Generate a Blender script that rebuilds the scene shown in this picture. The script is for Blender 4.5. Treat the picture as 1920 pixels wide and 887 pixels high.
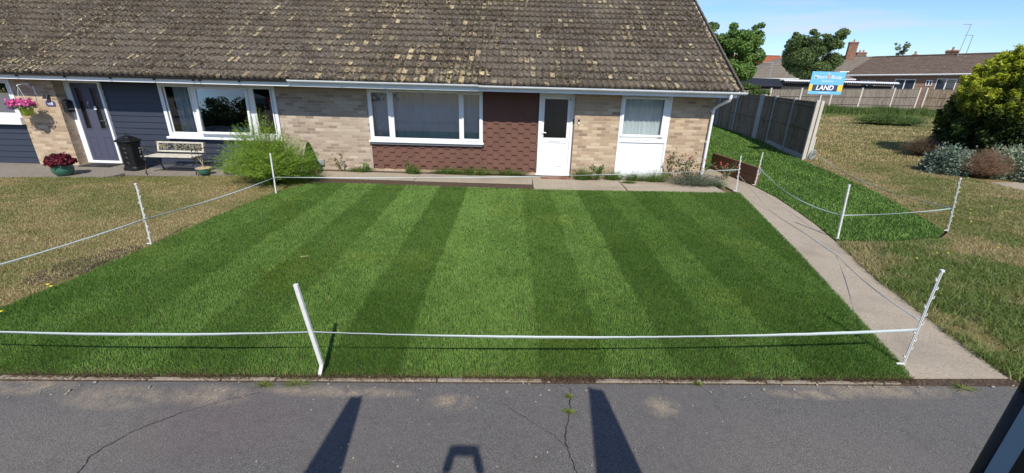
import bpy, math, random
import numpy as np
from mathutils import Matrix, Vector

for o in list(bpy.data.objects):
    bpy.data.objects.remove(o)
S = bpy.context.scene
COL = S.collection
R = math.radians
rnd = random.Random(7)
NR = np.random.RandomState(11)

# ------------------------------------------------------------------ camera
PITCH, ROLL, CAMH, FPX = R(20.84), R(1.53), 2.44, 797.0
cam_d = bpy.data.cameras.new('camera')
cam = bpy.data.objects.new('camera', cam_d); COL.objects.link(cam)
cam_d.sensor_fit = 'HORIZONTAL'; cam_d.sensor_width = 36.0; cam_d.lens = 36.0 * FPX / 1920.0
cam_d.clip_start = 0.02; cam_d.clip_end = 2000
fw = Vector((0, math.cos(PITCH), -math.sin(PITCH)))
r0 = Vector((1, 0, 0)); u0 = r0.cross(fw)
rr = math.cos(ROLL) * r0 + math.sin(ROLL) * u0
uu = -math.sin(ROLL) * r0 + math.cos(ROLL) * u0
m = Matrix((rr, uu, -fw)).transposed().to_4x4(); m.translation = Vector((0, 0, CAMH))
cam.matrix_world = m
S.camera = cam

# ------------------------------------------------------------------ light
SUN_EL, SUN_AZ = R(47.3), (0.129, -0.992)       # compass direction the sun stands in
W = bpy.data.worlds.new('World'); S.world = W; W.use_nodes = True
nt = W.node_tree; nt.nodes.clear()
sky = nt.nodes.new('ShaderNodeTexSky'); sky.sky_type = 'NISHITA'; sky.sun_disc = False
sky.sun_elevation = SUN_EL; sky.sun_rotation = math.atan2(SUN_AZ[0], SUN_AZ[1]) % (2 * math.pi)
sky.air_density = 1.0; sky.dust_density = 0.1; sky.ozone_density = 5.0
bg = nt.nodes.new('ShaderNodeBackground'); bg.inputs['Strength'].default_value = 0.14
wo = nt.nodes.new('ShaderNodeOutputWorld')
# thin streaks of cloud low over the horizon
tc = nt.nodes.new('ShaderNodeTexCoord'); mp = nt.nodes.new('ShaderNodeMapping')
mp.inputs['Scale'].default_value = (1.2, 1.2, 14.0)
cn = nt.nodes.new('ShaderNodeTexNoise'); cn.inputs['Scale'].default_value = 2.2; cn.inputs['Detail'].default_value = 5
cr = nt.nodes.new('ShaderNodeMapRange'); cr.inputs[1].default_value = 0.47; cr.inputs[2].default_value = 0.70
cr.inputs[3].default_value = 0.0; cr.inputs[4].default_value = 0.7
mixs = nt.nodes.new('ShaderNodeMix'); mixs.data_type = 'RGBA'
mixs.inputs[7].default_value = (5.8, 5.6, 6.4, 1)
nt.links.new(tc.outputs['Generated'], mp.inputs[0]); nt.links.new(mp.outputs[0], cn.inputs['Vector'])
nt.links.new(cn.outputs['Fac'], cr.inputs[0]); nt.links.new(cr.outputs[0], mixs.inputs[0])
nt.links.new(sky.outputs[0], mixs.inputs[6]); tint = nt.nodes.new('ShaderNodeMix'); tint.data_type = 'RGBA'; tint.blend_type = 'MULTIPLY'; tint.inputs[0].default_value = 1.0
tint.inputs[7].default_value = (0.66, 0.745, 0.87, 1); nt.links.new(mixs.outputs[2], tint.inputs[6]); nt.links.new(tint.outputs[2], bg.inputs['Color'])
nt.links.new(bg.outputs[0], wo.inputs[0])
sd = bpy.data.lights.new('sun', 'SUN'); sd.energy = 4.1; sd.angle = R(0.55); sd.color = (1.0, 0.94, 0.84)
sun = bpy.data.objects.new('sun', sd); COL.objects.link(sun)
sv = Vector((SUN_AZ[0] * math.cos(SUN_EL), SUN_AZ[1] * math.cos(SUN_EL), math.sin(SUN_EL)))
sun.rotation_euler = sv.to_track_quat('Z', 'Y').to_euler(); sun.location = (0, 0, 30)
vs = S.view_settings
vs.view_transform = 'Standard'; vs.look = 'None'; vs.exposure = 0.45; vs.gamma = 1.0; vs.use_curve_mapping = False
S.render.engine = 'CYCLES'
S.cycles.max_bounces = 8; S.cycles.transparent_max_bounces = 16

# ------------------------------------------------------------------ materials
def lin(c):
    return tuple(((v / 255) / 12.92 if v / 255 < 0.04045 else ((v / 255 + 0.055) / 1.055) ** 2.4) for v in c)

class N:
    """small node-tree helper"""
    def __init__(s, name):
        s.m = bpy.data.materials.new(name); s.m.use_nodes = True
        s.t = s.m.node_tree; s.b = s.t.nodes['Principled BSDF']; s.out = s.t.nodes['Material Output']
    def n(s, typ, **kw):
        x = s.t.nodes.new(typ)
        for k, v in kw.items(): setattr(x, k, v)
        return x
    def l(s, a, b): s.t.links.new(a, b)
    def val(s, sock, v):
        if hasattr(v, 'is_output') or isinstance(v, bpy.types.NodeSocket): s.l(v, sock)
        else:
            sock.default_value = v
    def math(s, op, a, b=0.0, c=None, clamp=False):
        x = s.n('ShaderNodeMath', operation=op); x.use_clamp = clamp
        s.val(x.inputs[0], a); s.val(x.inputs[1], b)
        if c is not None: s.val(x.inputs[2], c)
        return x.outputs[0]
    def mix(s, f, a, b, mode='MIX'):
        x = s.n('ShaderNodeMix', data_type='RGBA', blend_type=mode)
        s.val(x.inputs[0], f)
        s.val(x.inputs[6], a if not isinstance(a, tuple) else (*a[:3], 1)); s.val(x.inputs[7], b if not isinstance(b, tuple) else (*b[:3], 1))
        return x.outputs[2]
    def coord(s, which='Object'): return s.n('ShaderNodeTexCoord').outputs[which]
    def pos(s): return s.n('ShaderNodeNewGeometry').outputs['Position']
    def sep(s, v):
        x = s.n('ShaderNodeSeparateXYZ'); s.l(v, x.inputs[0]); return x.outputs
    def comb(s, a, b, c=0.0):
        x = s.n('ShaderNodeCombineXYZ')
        for i, v in enumerate((a, b, c)): s.val(x.inputs[i], v)
        return x.outputs[0]
    def noise(s, v, scale, detail=3, rough=0.55, dist=0.0):
        x = s.n('ShaderNodeTexNoise'); x.inputs['Scale'].default_value = scale; x.inputs['Detail'].default_value = detail
        x.inputs['Roughness'].default_value = rough; x.inputs['Distortion'].default_value = dist
        if v is not None: s.l(v, x.inputs['Vector'])
        return x.outputs['Fac']
    def vor(s, v, scale, feature='F1', out='Distance'):
        x = s.n('ShaderNodeTexVoronoi', feature=feature); x.inputs['Scale'].default_value = scale
        if v is not None: s.l(v, x.inputs['Vector'])
        return x.outputs[out]
    def white(s, v):
        x = s.n('ShaderNodeTexWhiteNoise', noise_dimensions='3D'); s.l(v, x.inputs['Vector']); return x.outputs['Value']
    def ramp(s, f, stops, interp='LINEAR'):
        x = s.n('ShaderNodeValToRGB'); s.val(x.inputs[0], f); e = x.color_ramp; e.interpolation = interp
        while len(e.elements) < len(stops): e.elements.new(0.5)
        for el, (p, c) in zip(e.elements, stops): el.position = p; el.color = (*c[:3], 1)
        return x.outputs[0]
    def rng(s, f, a, b, c=0.0, d=1.0):
        x = s.n('ShaderNodeMapRange'); s.val(x.inputs[0], f)
        for i, v in enumerate((a, b, c, d)): x.inputs[i + 1].default_value = v
        return x.outputs[0]
    def bump(s, h, strength=0.3, dist=0.01):
        x = s.n('ShaderNodeBump'); x.inputs['Strength'].default_value = strength; x.inputs['Distance'].default_value = dist
        s.l(h, x.inputs['Height']); s.l(x.outputs[0], s.b.inputs['Normal'])
    def set(s, col=None, rough=None, metal=None, spec=None):
        if col is not None: s.val(s.b.inputs['Base Color'], (*col[:3], 1) if isinstance(col, tuple) else col)
        if rough is not None: s.val(s.b.inputs['Roughness'], rough)
        if metal is not None: s.b.inputs['Metallic'].default_value = metal
        if spec is not None: s.b.inputs['Specular IOR Level'].default_value = spec
        return s.m

def plain(name, col, rough=0.6, metal=0.0, var=0.12, scale=8.0, bump=0.0, spec=0.5, dirt=0.0):
    k = N(name); co = k.coord()
    f = k.noise(co, scale, 4)
    c = k.mix(f, tuple(v * (1 - var) for v in col), tuple(min(1, v * (1 + var)) for v in col))
    if dirt:
        d = k.rng(k.noise(co, scale * 0.6, 6, 0.7), 0.5, 0.75, 0, dirt)
        c = k.mix(d, c, (0.10, 0.085, 0.06))
    if bump: k.bump(k.noise(co, scale * 12, 3), bump, 0.004)
    return k.set(c, rough, metal, spec)

def brick_mat(name, tones, mortar=(0.43, 0.36, 0.27), bl=0.225, ch=0.075):
    k = N(name); co = k.coord(); g = k.n('ShaderNodeNewGeometry')
    nz = k.sep(g.outputs['Normal']); side = k.math('GREATER_THAN', k.math('ABSOLUTE', nz[0]), 0.6)
    p = k.sep(co)
    wob = k.n('ShaderNodeTexNoise'); wob.inputs['Scale'].default_value = 9; k.l(co, wob.inputs['Vector'])
    wc = k.sep(wob.outputs['Color'])
    u = k.math('ADD', k.math('MULTIPLY', p[1], side), k.math('MULTIPLY', p[0], k.math('SUBTRACT', 1.0, side)))
    u = k.math('ADD', u, k.math('MULTIPLY', wc[0], 0.007)); z = k.math('ADD', p[2], k.math('MULTIPLY', wc[1], 0.006))
    zr = k.math('DIVIDE', z, ch); row = k.math('FLOOR', zr); fz = k.math('FRACT', zr)
    off = k.math('MULTIPLY', k.math('MODULO', k.math('ABSOLUTE', row), 2.0), 0.5)
    ur = k.math('ADD', k.math('ADD', k.math('DIVIDE', u, bl), off), 400.0); colm = k.math('FLOOR', ur); fu = k.math('FRACT', ur)
    mo = k.math('MAXIMUM', k.math('LESS_THAN', fu, 0.05), k.math('LESS_THAN', fz, 0.145))
    rv = k.white(k.comb(row, colm, 1.5))
    c = k.ramp(rv, tones)
    c = k.mix(k.rng(k.noise(co, 35, 4, 0.7), 0.3, 0.7, 0, 0.35), c, (0.62, 0.52, 0.38), 'MULTIPLY')
    c = k.mix(k.rng(k.noise(co, 1.3, 4, 0.6), 0.45, 0.75, 0, 0.4), c, (0.30, 0.24, 0.19))
    c = k.mix(mo, c, mortar)
    h = k.math('SUBTRACT', k.math('MULTIPLY', k.noise(co, 90, 3), 0.35), k.math('MULTIPLY', mo, 1.0))
    k.bump(h, 0.6, 0.006)
    return k.set(c, 0.9, spec=0.2)

BUFF = [(0.0, (0.27, 0.185, 0.13)), (0.12, (0.38, 0.275, 0.19)), (0.4, (0.46, 0.34, 0.23)), (0.75, (0.53, 0.41, 0.28)), (1.0, (0.60, 0.49, 0.35))]
BUFFG = [(0.0, (0.27, 0.205, 0.165)), (0.2, (0.36, 0.285, 0.225)), (0.5, (0.415, 0.335, 0.265)), (0.8, (0.46, 0.385, 0.31)), (1.0, (0.54, 0.465, 0.375))]
M = {}
M['brick'] = brick_mat('buff_brick', BUFF)
M['brickg'] = brick_mat('pinkish_buff_brick', BUFFG)
M['redbrick'] = brick_mat('red_brown_brick', [(0, (0.16, 0.07, 0.045)), (0.5, (0.24, 0.11, 0.07)), (1, (0.31, 0.16, 0.10))], (0.25, 0.2, 0.16))
M['upvc'] = plain('white_plastic', (0.78, 0.79, 0.80), 0.28, var=0.03, scale=3, dirt=0.05)
M['upvc2'] = plain('white_gutter_plastic', (0.70, 0.72, 0.73), 0.35, var=0.05, scale=3, dirt=0.22)
M['black'] = plain('black_plastic', (0.018, 0.018, 0.02), 0.4, var=0.3)
M['iron'] = plain('black_cast_iron', (0.007, 0.007, 0.008), 0.42, var=0.4, scale=20, bump=0.2)
M['navy'] = plain('navy_weatherboard', (0.030, 0.036, 0.054), 0.5, var=0.12, scale=2.5)
M['slate'] = plain('slate_blue_door_paint', (0.075, 0.078, 0.12), 0.35, var=0.06)
M['lead'] = plain('lead_flashing', (0.28, 0.29, 0.31), 0.55, var=0.25, scale=14)
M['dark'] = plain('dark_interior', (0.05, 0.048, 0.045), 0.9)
M['soffit'] = plain('dark_soffit', (0.16, 0.14, 0.12), 0.8)
M['stake'] = plain('weathered_white_stake_plastic', (0.66, 0.67, 0.64), 0.45, var=0.12, scale=30, dirt=0.3)
M['tape'] = plain('pale_polytape', (0.40, 0.46, 0.46), 0.5, var=0.12, scale=40)
M['timber'] = plain('brown_stained_timber', (0.16, 0.075, 0.035), 0.7, var=0.3, scale=10, bump=0.3)
M['glaze'] = plain('green_glazed_pot', (0.045, 0.14, 0.10), 0.18, var=0.35, scale=14)
M['terra'] = plain('terracotta', (0.36, 0.16, 0.075), 0.8, var=0.2)
M['lime'] = plain('lime_plastic', (0.38, 0.48, 0.05), 0.4)
M['tanrim'] = plain('tan_pot_rim', (0.42, 0.32, 0.18), 0.6)
M['twig'] = plain('dry_twig', (0.35, 0.28, 0.16), 0.8)
M['bark'] = plain('bark', (0.10, 0.075, 0.05), 0.9, var=0.4, scale=12, bump=0.5)
M['cream'] = plain('chipped_cream_paint', (0.50, 0.47, 0.38), 0.55, var=0.15, scale=18, dirt=0.75)
M['bronze'] = plain('aged_bronze_ironwork', (0.07, 0.065, 0.045), 0.45, var=0.5, scale=30)
M['chrome'] = plain('steel', (0.6, 0.6, 0.6), 0.25, 1.0)
M['plaque'] = plain('blue_plaque', (0.07, 0.08, 0.22), 0.3)
M['white'] = plain('white_paint', (0.8, 0.8, 0.8), 0.5, var=0.02)
M['skyblue'] = plain('sky_blue_board', (0.16, 0.47, 0.72), 0.4, var=0.03)
M['yellow'] = plain('yellow_board', (0.85, 0.56, 0.07), 0.4, var=0.03)
M['slatepanel'] = plain('navy_board', (0.035, 0.06, 0.11), 0.4, var=0.03)
M['orange'] = plain('orange_letter', (0.75, 0.35, 0.10), 0.4)
M['vanpaint'] = plain('steel_blue_van_paint', (0.25, 0.36, 0.44), 0.3, var=0.03)
M['rubber'] = plain('black_rubber', (0.010, 0.010, 0.011), 0.6)
M['carpaint'] = plain('dark_car_paint', (0.03, 0.035, 0.045), 0.15, var=0.05)
M['red'] = plain('red_lens', (0.5, 0.02, 0.02), 0.2)
M['skin'] = plain('skin', (0.50, 0.30, 0.21), 0.5, var=0.06)
M['hair'] = plain('brown_hair', (0.05, 0.03, 0.02), 0.7)
M['shirt'] = plain('navy_shirt', (0.03, 0.04, 0.08), 0.85, scale=20)
M['trouser'] = plain('khaki_trousers', (0.20, 0.16, 0.10), 0.85, scale=20)
M['felt'] = plain('black_roofing_felt', (0.015, 0.016, 0.02), 0.35, var=0.5, scale=3, bump=0.3)
M['corr'] = plain('pale_corrugated_sheet', (0.55, 0.57, 0.60), 0.5, var=0.15)
M['galv'] = plain('galvanised_aerial', (0.45, 0.47, 0.48), 0.4, 0.6)
M['curtain'] = plain('pale_curtain', (0.62, 0.66, 0.66), 0.9, var=0.05)
M['blackwall'] = plain('black_shed_boards_and_open_shade', (0.03, 0.028, 0.026), 0.8)
M['gravel'] = plain('dark_slate_chippings', (0.09, 0.095, 0.11), 0.6, var=0.6, scale=30, bump=0.6)
M['cushion'] = plain('sofa_fabric', (0.22, 0.16, 0.13), 0.9)

def glass_mat(name, tint=(0.75, 0.8, 0.8), boost=1.0, rough=0.0, ior=1.55, base=0.03):
    k = N(name); tr = k.n('ShaderNodeBsdfTransparent'); tr.inputs[0].default_value = (*tint, 1)
    gl = k.n('ShaderNodeBsdfGlossy'); gl.inputs['Roughness'].default_value = rough; gl.inputs[0].default_value = (1, 1, 1, 1)
    fr = k.n('ShaderNodeFresnel'); fr.inputs[0].default_value = ior
    f = k.math('ADD', k.math('MULTIPLY', fr.outputs[0], boost), base, clamp=True)
    mx = k.n('ShaderNodeMixShader'); k.l(f, mx.inputs[0]); k.l(tr.outputs[0], mx.inputs[1]); k.l(gl.outputs[0], mx.inputs[2])
    k.l(mx.outputs[0], k.out.inputs[0]); return k.m
M['glass'] = glass_mat('window_glass', boost=1.7)
M['glasst'] = glass_mat('reflective_window_glass', (.85, .9, .92), 2.0, base=.09)
M['glassd'] = glass_mat('dark_obscure_glass', (0.22, 0.24, 0.26), 1.3, 0.2, base=.05)

def net_mat(name, col, op, fq=22.0):
    k = N(name); p = k.sep(k.coord())
    wv = k.noise(k.comb(k.math('MULTIPLY', p[0], fq), k.math('MULTIPLY', p[2], 0.8), 0.0), 1.0, 3)
    k.set(k.mix(wv, tuple(v * 0.7 for v in col), col), 0.95, spec=0.1)
    tr = k.n('ShaderNodeBsdfTransparent'); mx = k.n('ShaderNodeMixShader')
    k.val(mx.inputs[0], k.math('ADD', k.math('MULTIPLY', wv, 0.3), op, clamp=True))
    k.l(tr.outputs[0], mx.inputs[1]); k.l(k.b.outputs[0], mx.inputs[2]); k.l(mx.outputs[0], k.out.inputs[0]); return k.m
M['net'] = net_mat('grey_net_curtain', (0.50, 0.56, 0.62), 0.88, 5.0)
M['netw'] = net_mat('white_net_curtain', (0.80, 0.83, 0.82), 0.85)

def leaf_mat(name, trans=0.35, rough=0.55, spec=0.3):
    k = N(name); a = k.n('ShaderNodeAttribute', attribute_name='col')
    k.set(a.outputs['Color'], rough, spec=spec)
    tl = k.n('ShaderNodeBsdfTranslucent'); k.l(a.outputs['Color'], tl.inputs[0])
    mx = k.n('ShaderNodeMixShader'); mx.inputs[0].default_value = trans
    k.l(k.b.outputs[0], mx.inputs[1]); k.l(tl.outputs[0], mx.inputs[2]); k.l(mx.outputs[0], k.out.inputs[0]); return k.m
M['leaf'] = leaf_mat('foliage')
M['grass'] = leaf_mat('grass_blades', 0.3, 0.5, 0.35)

def asphalt():
    k = N('asphalt'); P = k.pos(); p = k.sep(P)
    f = k.noise(P, 220, 2, 0.7); big = k.noise(P, 1.1, 5, 0.6); med = k.noise(P, 9, 4, 0.65)
    c = k.ramp(f, [(0.30, (0.026, 0.025, 0.025)), (0.5, (0.088, 0.084, 0.080)), (0.68, (0.25, 0.235, 0.215))])
    c = k.mix(k.rng(big, 0.4, 0.7, 0, 0.55), c, (0.115, 0.105, 0.098))
    c = k.mix(k.rng(med, 0.5, 0.75, 0, 0.25), c, (0.03, 0.03, 0.033))
    # reddish worn patch
    def spot(x, y, rx, ry):
        dx = k.math('DIVIDE', k.math('SUBTRACT', p[0], x), rx); dy = k.math('DIVIDE', k.math('SUBTRACT', p[1], y), ry)
        d = k.math('ADD', k.math('MULTIPLY', dx, dx), k.math('MULTIPLY', dy, dy))
        return k.math('SUBTRACT', 1.0, d, clamp=True)
    c = k.mix(k.math('MULTIPLY', spot(-2.1, 2.45, 0.75, 0.45), 0.18), c, (0.13, 0.075, 0.085))
    # sand washed over the edge
    sm = None
    for a in [(1.24, 2.71, 0.17, 0.14), (-3.1, 2.66, 0.5, 0.16), (-2.4, 2.70, 0.4, 0.14), (-4.0, 2.75, 0.6, 0.12), (3.2, 2.98, 0.9, 0.12), (-1.4, 2.78, 0.7, 0.08),
              (2.6, 2.9, 0.5, 0.08), (-0.45, 2.7, 0.22, 0.10), (-5.5, 2.6, 0.9, 0.2), (5.2, 3.1, 0.9, 0.12)]:
        s = spot(*a); sm = s if sm is None else k.math('MAXIMUM', sm, s)
    gr = k.math('MULTIPLY', k.rng(k.noise(P, 120, 3, 0.8), 0.42, 0.60), k.rng(k.noise(P, 7, 4, 0.7), 0.35, 0.6))
    c = k.mix(k.math('MULTIPLY', k.math('MULTIPLY', sm, 1.2), gr, clamp=True), c, (0.34, 0.27, 0.18))
    wn = k.math('MAXIMUM', spot(-3.2, 2.2, 1.0, .55), spot(2.2, 2.0, 1.1, .75)); c = k.mix(k.math('MULTIPLY', wn, k.rng(k.noise(P, 150, 3, .8), .5, .62, 0, .55), clamp=True), c, (0.26, 0.22, 0.175))
    # grit of pale stones
    st = k.math('LESS_THAN', k.vor(P, 26), 0.10); wv = k.math('GREATER_THAN', k.vor(P, 26, 'F1', 'Color'), 0.95)
    c = k.mix(k.math('MULTIPLY', st, wv), c, (0.35, 0.33, 0.3))
    k.bump(k.math('ADD', f, k.math('MULTIPLY', med, 0.6)), 0.5, 0.006)
    return k.set(c, 0.85, spec=0.25)
M['asphalt'] = asphalt()

def concrete(name, c0=(0.25, 0.205, 0.15), c1=(0.37, 0.31, 0.23), ag=70):
    k = N(name); P = k.pos()
    v = k.vor(P, ag, 'F1', 'Color'); f = k.noise(P, 150, 3, 0.75)
    c = k.mix(k.noise(P, 2.0, 5, 0.65), c0, c1)
    c = k.mix(k.rng(k.vor(P, ag * .6), 0.0, 0.5, 0.5, 0), c, (0.15, 0.11, 0.07))
    c = k.mix(k.rng(f, 0.35, 0.7, 0, 0.45), c, (0.44, 0.39, 0.315))
    c = k.mix(k.rng(k.noise(P, 50, 3, .8), 0.57, 0.66, 0, 0.7), c, (0.11, 0.09, 0.065)); c = k.mix(k.rng(k.noise(P, 44, 3, .8), 0.57, 0.66, 0, 0.6), c, (0.54, 0.47, 0.36))
    c = k.mix(k.rng(k.noise(P, 0.9, 5, 0.7), 0.5, 0.72, 0, 0.5), c, (0.17, 0.145, 0.115))
    k.bump(f, 0.5, 0.004); return k.set(c, 0.9, spec=0.2)
M['conc'] = concrete('exposed_aggregate_concrete')
M['concs'] = concrete('smooth_concrete', (0.20, 0.175, 0.14), (0.30, 0.265, 0.215), 120)
M['concp'] = plain('pale_concrete_post', (0.52, 0.48, 0.40), 0.85, var=0.12, scale=6, bump=0.3, dirt=0.25)
M['concg'] = plain('grey_concrete_post', (0.34, 0.33, 0.31), 0.85, var=0.12, scale=6, bump=0.3, dirt=0.35)
M['kerbm'] = concrete('worn_kerb_concrete', (0.12, 0.10, 0.08), (0.26, 0.22, 0.17), 120)
M['patio'] = concrete('grey_patio_slab', (0.11, 0.10, 0.088), (0.17, 0.15, 0.13), 120)

def soil_mat():
    k = N('soil'); P = k.pos()
    c = k.ramp(k.noise(P, 45, 5, 0.75), [(0.3, (0.035, 0.023, 0.016)), (0.55, (0.10, 0.07, 0.048)), (0.75, (0.26, 0.20, 0.14))])
    k.bump(k.noise(P, 60, 4, 0.7), 1.0, 0.02); return k.set(c, 0.95, spec=0.15)
M['soil'] = soil_mat()
def under_mat(name, a, b, c2):
    k = N(name); P = k.pos()
    c = k.mix(k.noise(P, 60, 4, 0.7), a, b); c = k.mix(k.rng(k.noise(P, 0.7, 5, 0.65), 0.42, 0.62), c, k.mix(k.noise(P, 90, 3, 0.8), c2, b))
    k.bump(k.noise(P, 80, 3), 0.8, 0.02); return k.set(c, 0.95, spec=0.1)
M['under_lawn'] = under_mat('lawn_thatch', (0.018, 0.035, 0.008), (0.04, 0.075, 0.015), (0.03, 0.05, 0.012))
M['under_dry'] = under_mat('dry_turf', (0.15, 0.11, 0.052), (0.27, 0.21, 0.10), (0.11, 0.10, 0.032))

def fence_mat(name, a, b, pale):
    k = N(name); p = k.sep(k.coord())
    hor = k.math('ADD', p[0], p[1])
    bd = k.math('MULTIPLY', hor, 9.0); cell = k.math('FLOOR', bd); fr = k.math('FRACT', bd)
    t = k.white(k.comb(cell, 3.0, 1.0))
    st = k.noise(k.comb(k.math('MULTIPLY', hor, 30.0), k.math('MULTIPLY', p[2], 1.1), 0.0), 1.6, 5, 0.7)
    c = k.mix(t, a, b); c = k.mix(k.rng(st, 0.45, 0.66, 0, 0.85), c, pale)
    c = k.mix(k.math('LESS_THAN', fr, 0.05), c, (0.012, 0.010, 0.008))
    k.bump(k.math('ADD', st, k.math('MULTIPLY', fr, 0.8)), 0.6, 0.01)
    return k.set(c, 0.9, spec=0.15)
M['fence_dark'] = fence_mat('dark_weathered_boards', (0.07, 0.048, 0.032), (0.19, 0.145, 0.10), (0.42, 0.34, 0.25))
M['fence_grey'] = fence_mat('grey_weathered_boards', (0.12, 0.095, 0.075), (0.21, 0.175, 0.14), (0.38, 0.34, 0.29))

def roof_mat():
    """u = tile roll number along the eaves, v = course number (UV map)"""
    k = N('lichened_concrete_tiles'); uv = k.coord('UV'); q = k.sep(uv); P = k.coord()
    cu = k.math('FLOOR', q[0]); fu = k.math('FRACT', q[0]); cv = k.math('FLOOR', q[1]); fv = k.math('FRACT', q[1])
    cell = k.white(k.comb(cu, cv, 0.3)); tile = k.white(k.comb(k.math('FLOOR', k.math('DIVIDE', q[0], 2.0)), cv, 2.0))
    f1 = k.noise(P, 34, 5, 0.8); f2 = k.noise(P, 95, 3, 0.75); big = k.noise(P, 0.55, 4, 0.6)
    c = k.mix(k.rng(f1, .40, .60), (0.036, 0.026, 0.018), (0.19, 0.155, 0.12))
    c = k.mix(k.math('MULTIPLY', tile, 0.5), c, (0.20, 0.17, 0.125))
    c = k.mix(k.math('MULTIPLY', k.math('LESS_THAN', fv, .10), .75), c, (0.03, 0.024, 0.018))
        # pale lichen blotches
    lic = k.rng(k.noise(P, 19, 6, 0.85), 0.54, 0.60); lic = k.math('MULTIPLY', lic, k.rng(k.noise(P, 1.1, 3), 0.38, 0.58))
    c = k.mix(k.math('MULTIPLY', lic, k.rng(f2, 0.36, 0.58)), c, (0.50, 0.47, 0.43))
    # straw-yellow pans where the moss has fallen away, more of them low down and in drifts
    yb = k.rng(k.noise(P, 0.62, 4, 0.65), 0.40, 0.60, 0.88, 0.36)
    yb = k.math('ADD', yb, k.rng(q[1], 2.0, 13.0, -0.05, 0.14))
    pan = k.math('MULTIPLY', k.math('GREATER_THAN', fu, 0.30), k.math('GREATER_THAN', fv, 0.10))
    up = k.white(k.comb(cv, cu, 5.0)); pan = k.math('MULTIPLY', pan, k.math('LESS_THAN', fv, k.rng(up, 0, 1, .35, 1.1)))
    edge = k.math('GREATER_THAN', k.noise(P, 24, 5, 0.8), k.rng(k.white(k.comb(cu, cv, 9.0)), 0, 1, .46, .60))
    ye = k.math('MULTIPLY', k.math('MULTIPLY', k.math('GREATER_THAN', cell, yb), pan), edge)
    fr2 = k.math('MULTIPLY', k.math('GREATER_THAN', k.noise(P, 15, 5, 0.8), k.rng(yb, .3, .95, .555, .66)), k.math('GREATER_THAN', fu, .24)); ye = k.math('MAXIMUM', ye, fr2)
    yc = k.ramp(k.white(k.comb(cu, cv, 7.0)), [(0, (0.27, 0.185, 0.10)), (0.3, (0.30, 0.25, 0.14)), (0.6, (0.50, 0.40, 0.22)), (1, (0.64, 0.52, 0.30))])
    c = k.mix(k.math('MULTIPLY', ye, k.rng(f2, 0.25, 0.5, 0.5, 1.0)), c, yc)
    # chocolate moss
    ms = k.rng(k.noise(P, 23, 6, 0.85), 0.485, 0.56); ms = k.math('MULTIPLY', ms, k.rng(big, 0.40, 0.56, 0.40, 1.0))
    ms = k.math('MULTIPLY', ms, k.math('SUBTRACT', 1.0, k.math('MULTIPLY', ye, 0.85)))
    c = k.mix(k.math('MULTIPLY', ms, 0.9), c, k.mix(f2, (0.014, 0.010, 0.007), (0.052, 0.038, 0.022)))
    h = k.math('ADD', k.math('MULTIPLY', ms, 1.0), k.math('MULTIPLY', f1, 0.9))
    sp_ = k.math('MULTIPLY', k.rng(k.noise(P, 70, 3, .8), .57, .63), k.rng(k.noise(P, 3.0, 3), .35, .6)); c = k.mix(k.math('MULTIPLY', sp_, .7), c, (0.46, 0.42, 0.36))
    k.bump(h, 0.9, 0.018)
    return k.set(c, 0.95, spec=0.12)
M['roof'] = roof_mat()
def far_roof(name, a, b):
    k = N(name); p = k.sep(k.coord('UV')); P = k.coord()
    fv = k.math('FRACT', p[1]); c = k.mix(k.noise(P, 2.5, 5, 0.75), a, b); c = k.mix(k.math('MULTIPLY', k.math('LESS_THAN', fv, .22), .65), c, tuple(v * .3 for v in a))
    c = k.mix(k.math('MULTIPLY', k.white(k.comb(k.math('FLOOR', p[0]), k.math('FLOOR', p[1]), 0)), 0.35), c, tuple(v * 0.6 for v in a))
    c = k.mix(k.rng(k.noise(P, 5, 4, 0.8), 0.60, 0.66, 0, 0.8), c, (0.34, 0.31, 0.28))
    k.bump(k.math('MULTIPLY', fv, -1.0), 1.0, 0.08); return k.set(c, 0.9, spec=0.15)
M['roof_far'] = far_roof('brown_far_tiles', (0.10, 0.072, 0.055), (0.17, 0.125, 0.095))
M['roof_grey'] = far_roof('grey_brown_far_tiles', (0.15, 0.13, 0.10), (0.25, 0.215, 0.17))
M['roof_red'] = far_roof('orange_red_tiles', (0.32, 0.10, 0.05), (0.42, 0.15, 0.08))
def hex_mat():
    k = N('red_brown_felt_tiles'); P = k.coord()
    c = k.mix(k.noise(P, 120, 3, 0.8), (0.10, 0.05, 0.037), (0.185, 0.095, 0.07)); c = k.mix(k.rng(k.noise(P, 2, 4), 0.4, 0.7, 0, 0.4), c, (0.09, 0.05, 0.04))
    sp = k.math('LESS_THAN', k.vor(P, 16), 0.075); c = k.mix(k.math('MULTIPLY', sp, 0.5), c, (0.3, 0.24, 0.2))
    k.bump(k.noise(P, 150, 2), 0.4, 0.003); return k.set(c, 0.92, spec=0.2)
M['hex'] = hex_mat()

# ------------------------------------------------------------------ object helpers
ROOT = {}
def tag(o, label=None, cat=None, group=None, kind=None):
    if label: o['label'] = label
    if cat: o['category'] = cat
    if group: o['group'] = group
    if kind: o['kind'] = kind
    return o
def thing(name, label, cat, loc=(0, 0, 0), rz=0.0, group=None, local=False):
    o = bpy.data.objects.new(name, None); COL.objects.link(o)
    o.location = loc; o.rotation_euler = (0, 0, rz); o.empty_display_size = 0.2
    ROOT[o.name] = Vector((0, 0, 0)) if local else Vector(loc)
    return tag(o, label, cat, group)
def link_mesh(name, me, mat, parent=None, smooth=False):
    o = bpy.data.objects.new(name, me); COL.objects.link(o)
    if mat is not None: me.materials.append(M[mat] if isinstance(mat, str) else mat)
    if smooth:
        me.polygons.foreach_set('use_smooth', [True] * len(me.polygons))
    if parent is not None:
        off = ROOT[parent.name]; ROOT[o.name] = off
        if off.length > 0: me.transform(Matrix.Translation(-off))
        o.parent = parent
    else: ROOT[o.name] = Vector((0, 0, 0))
    return o
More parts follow.
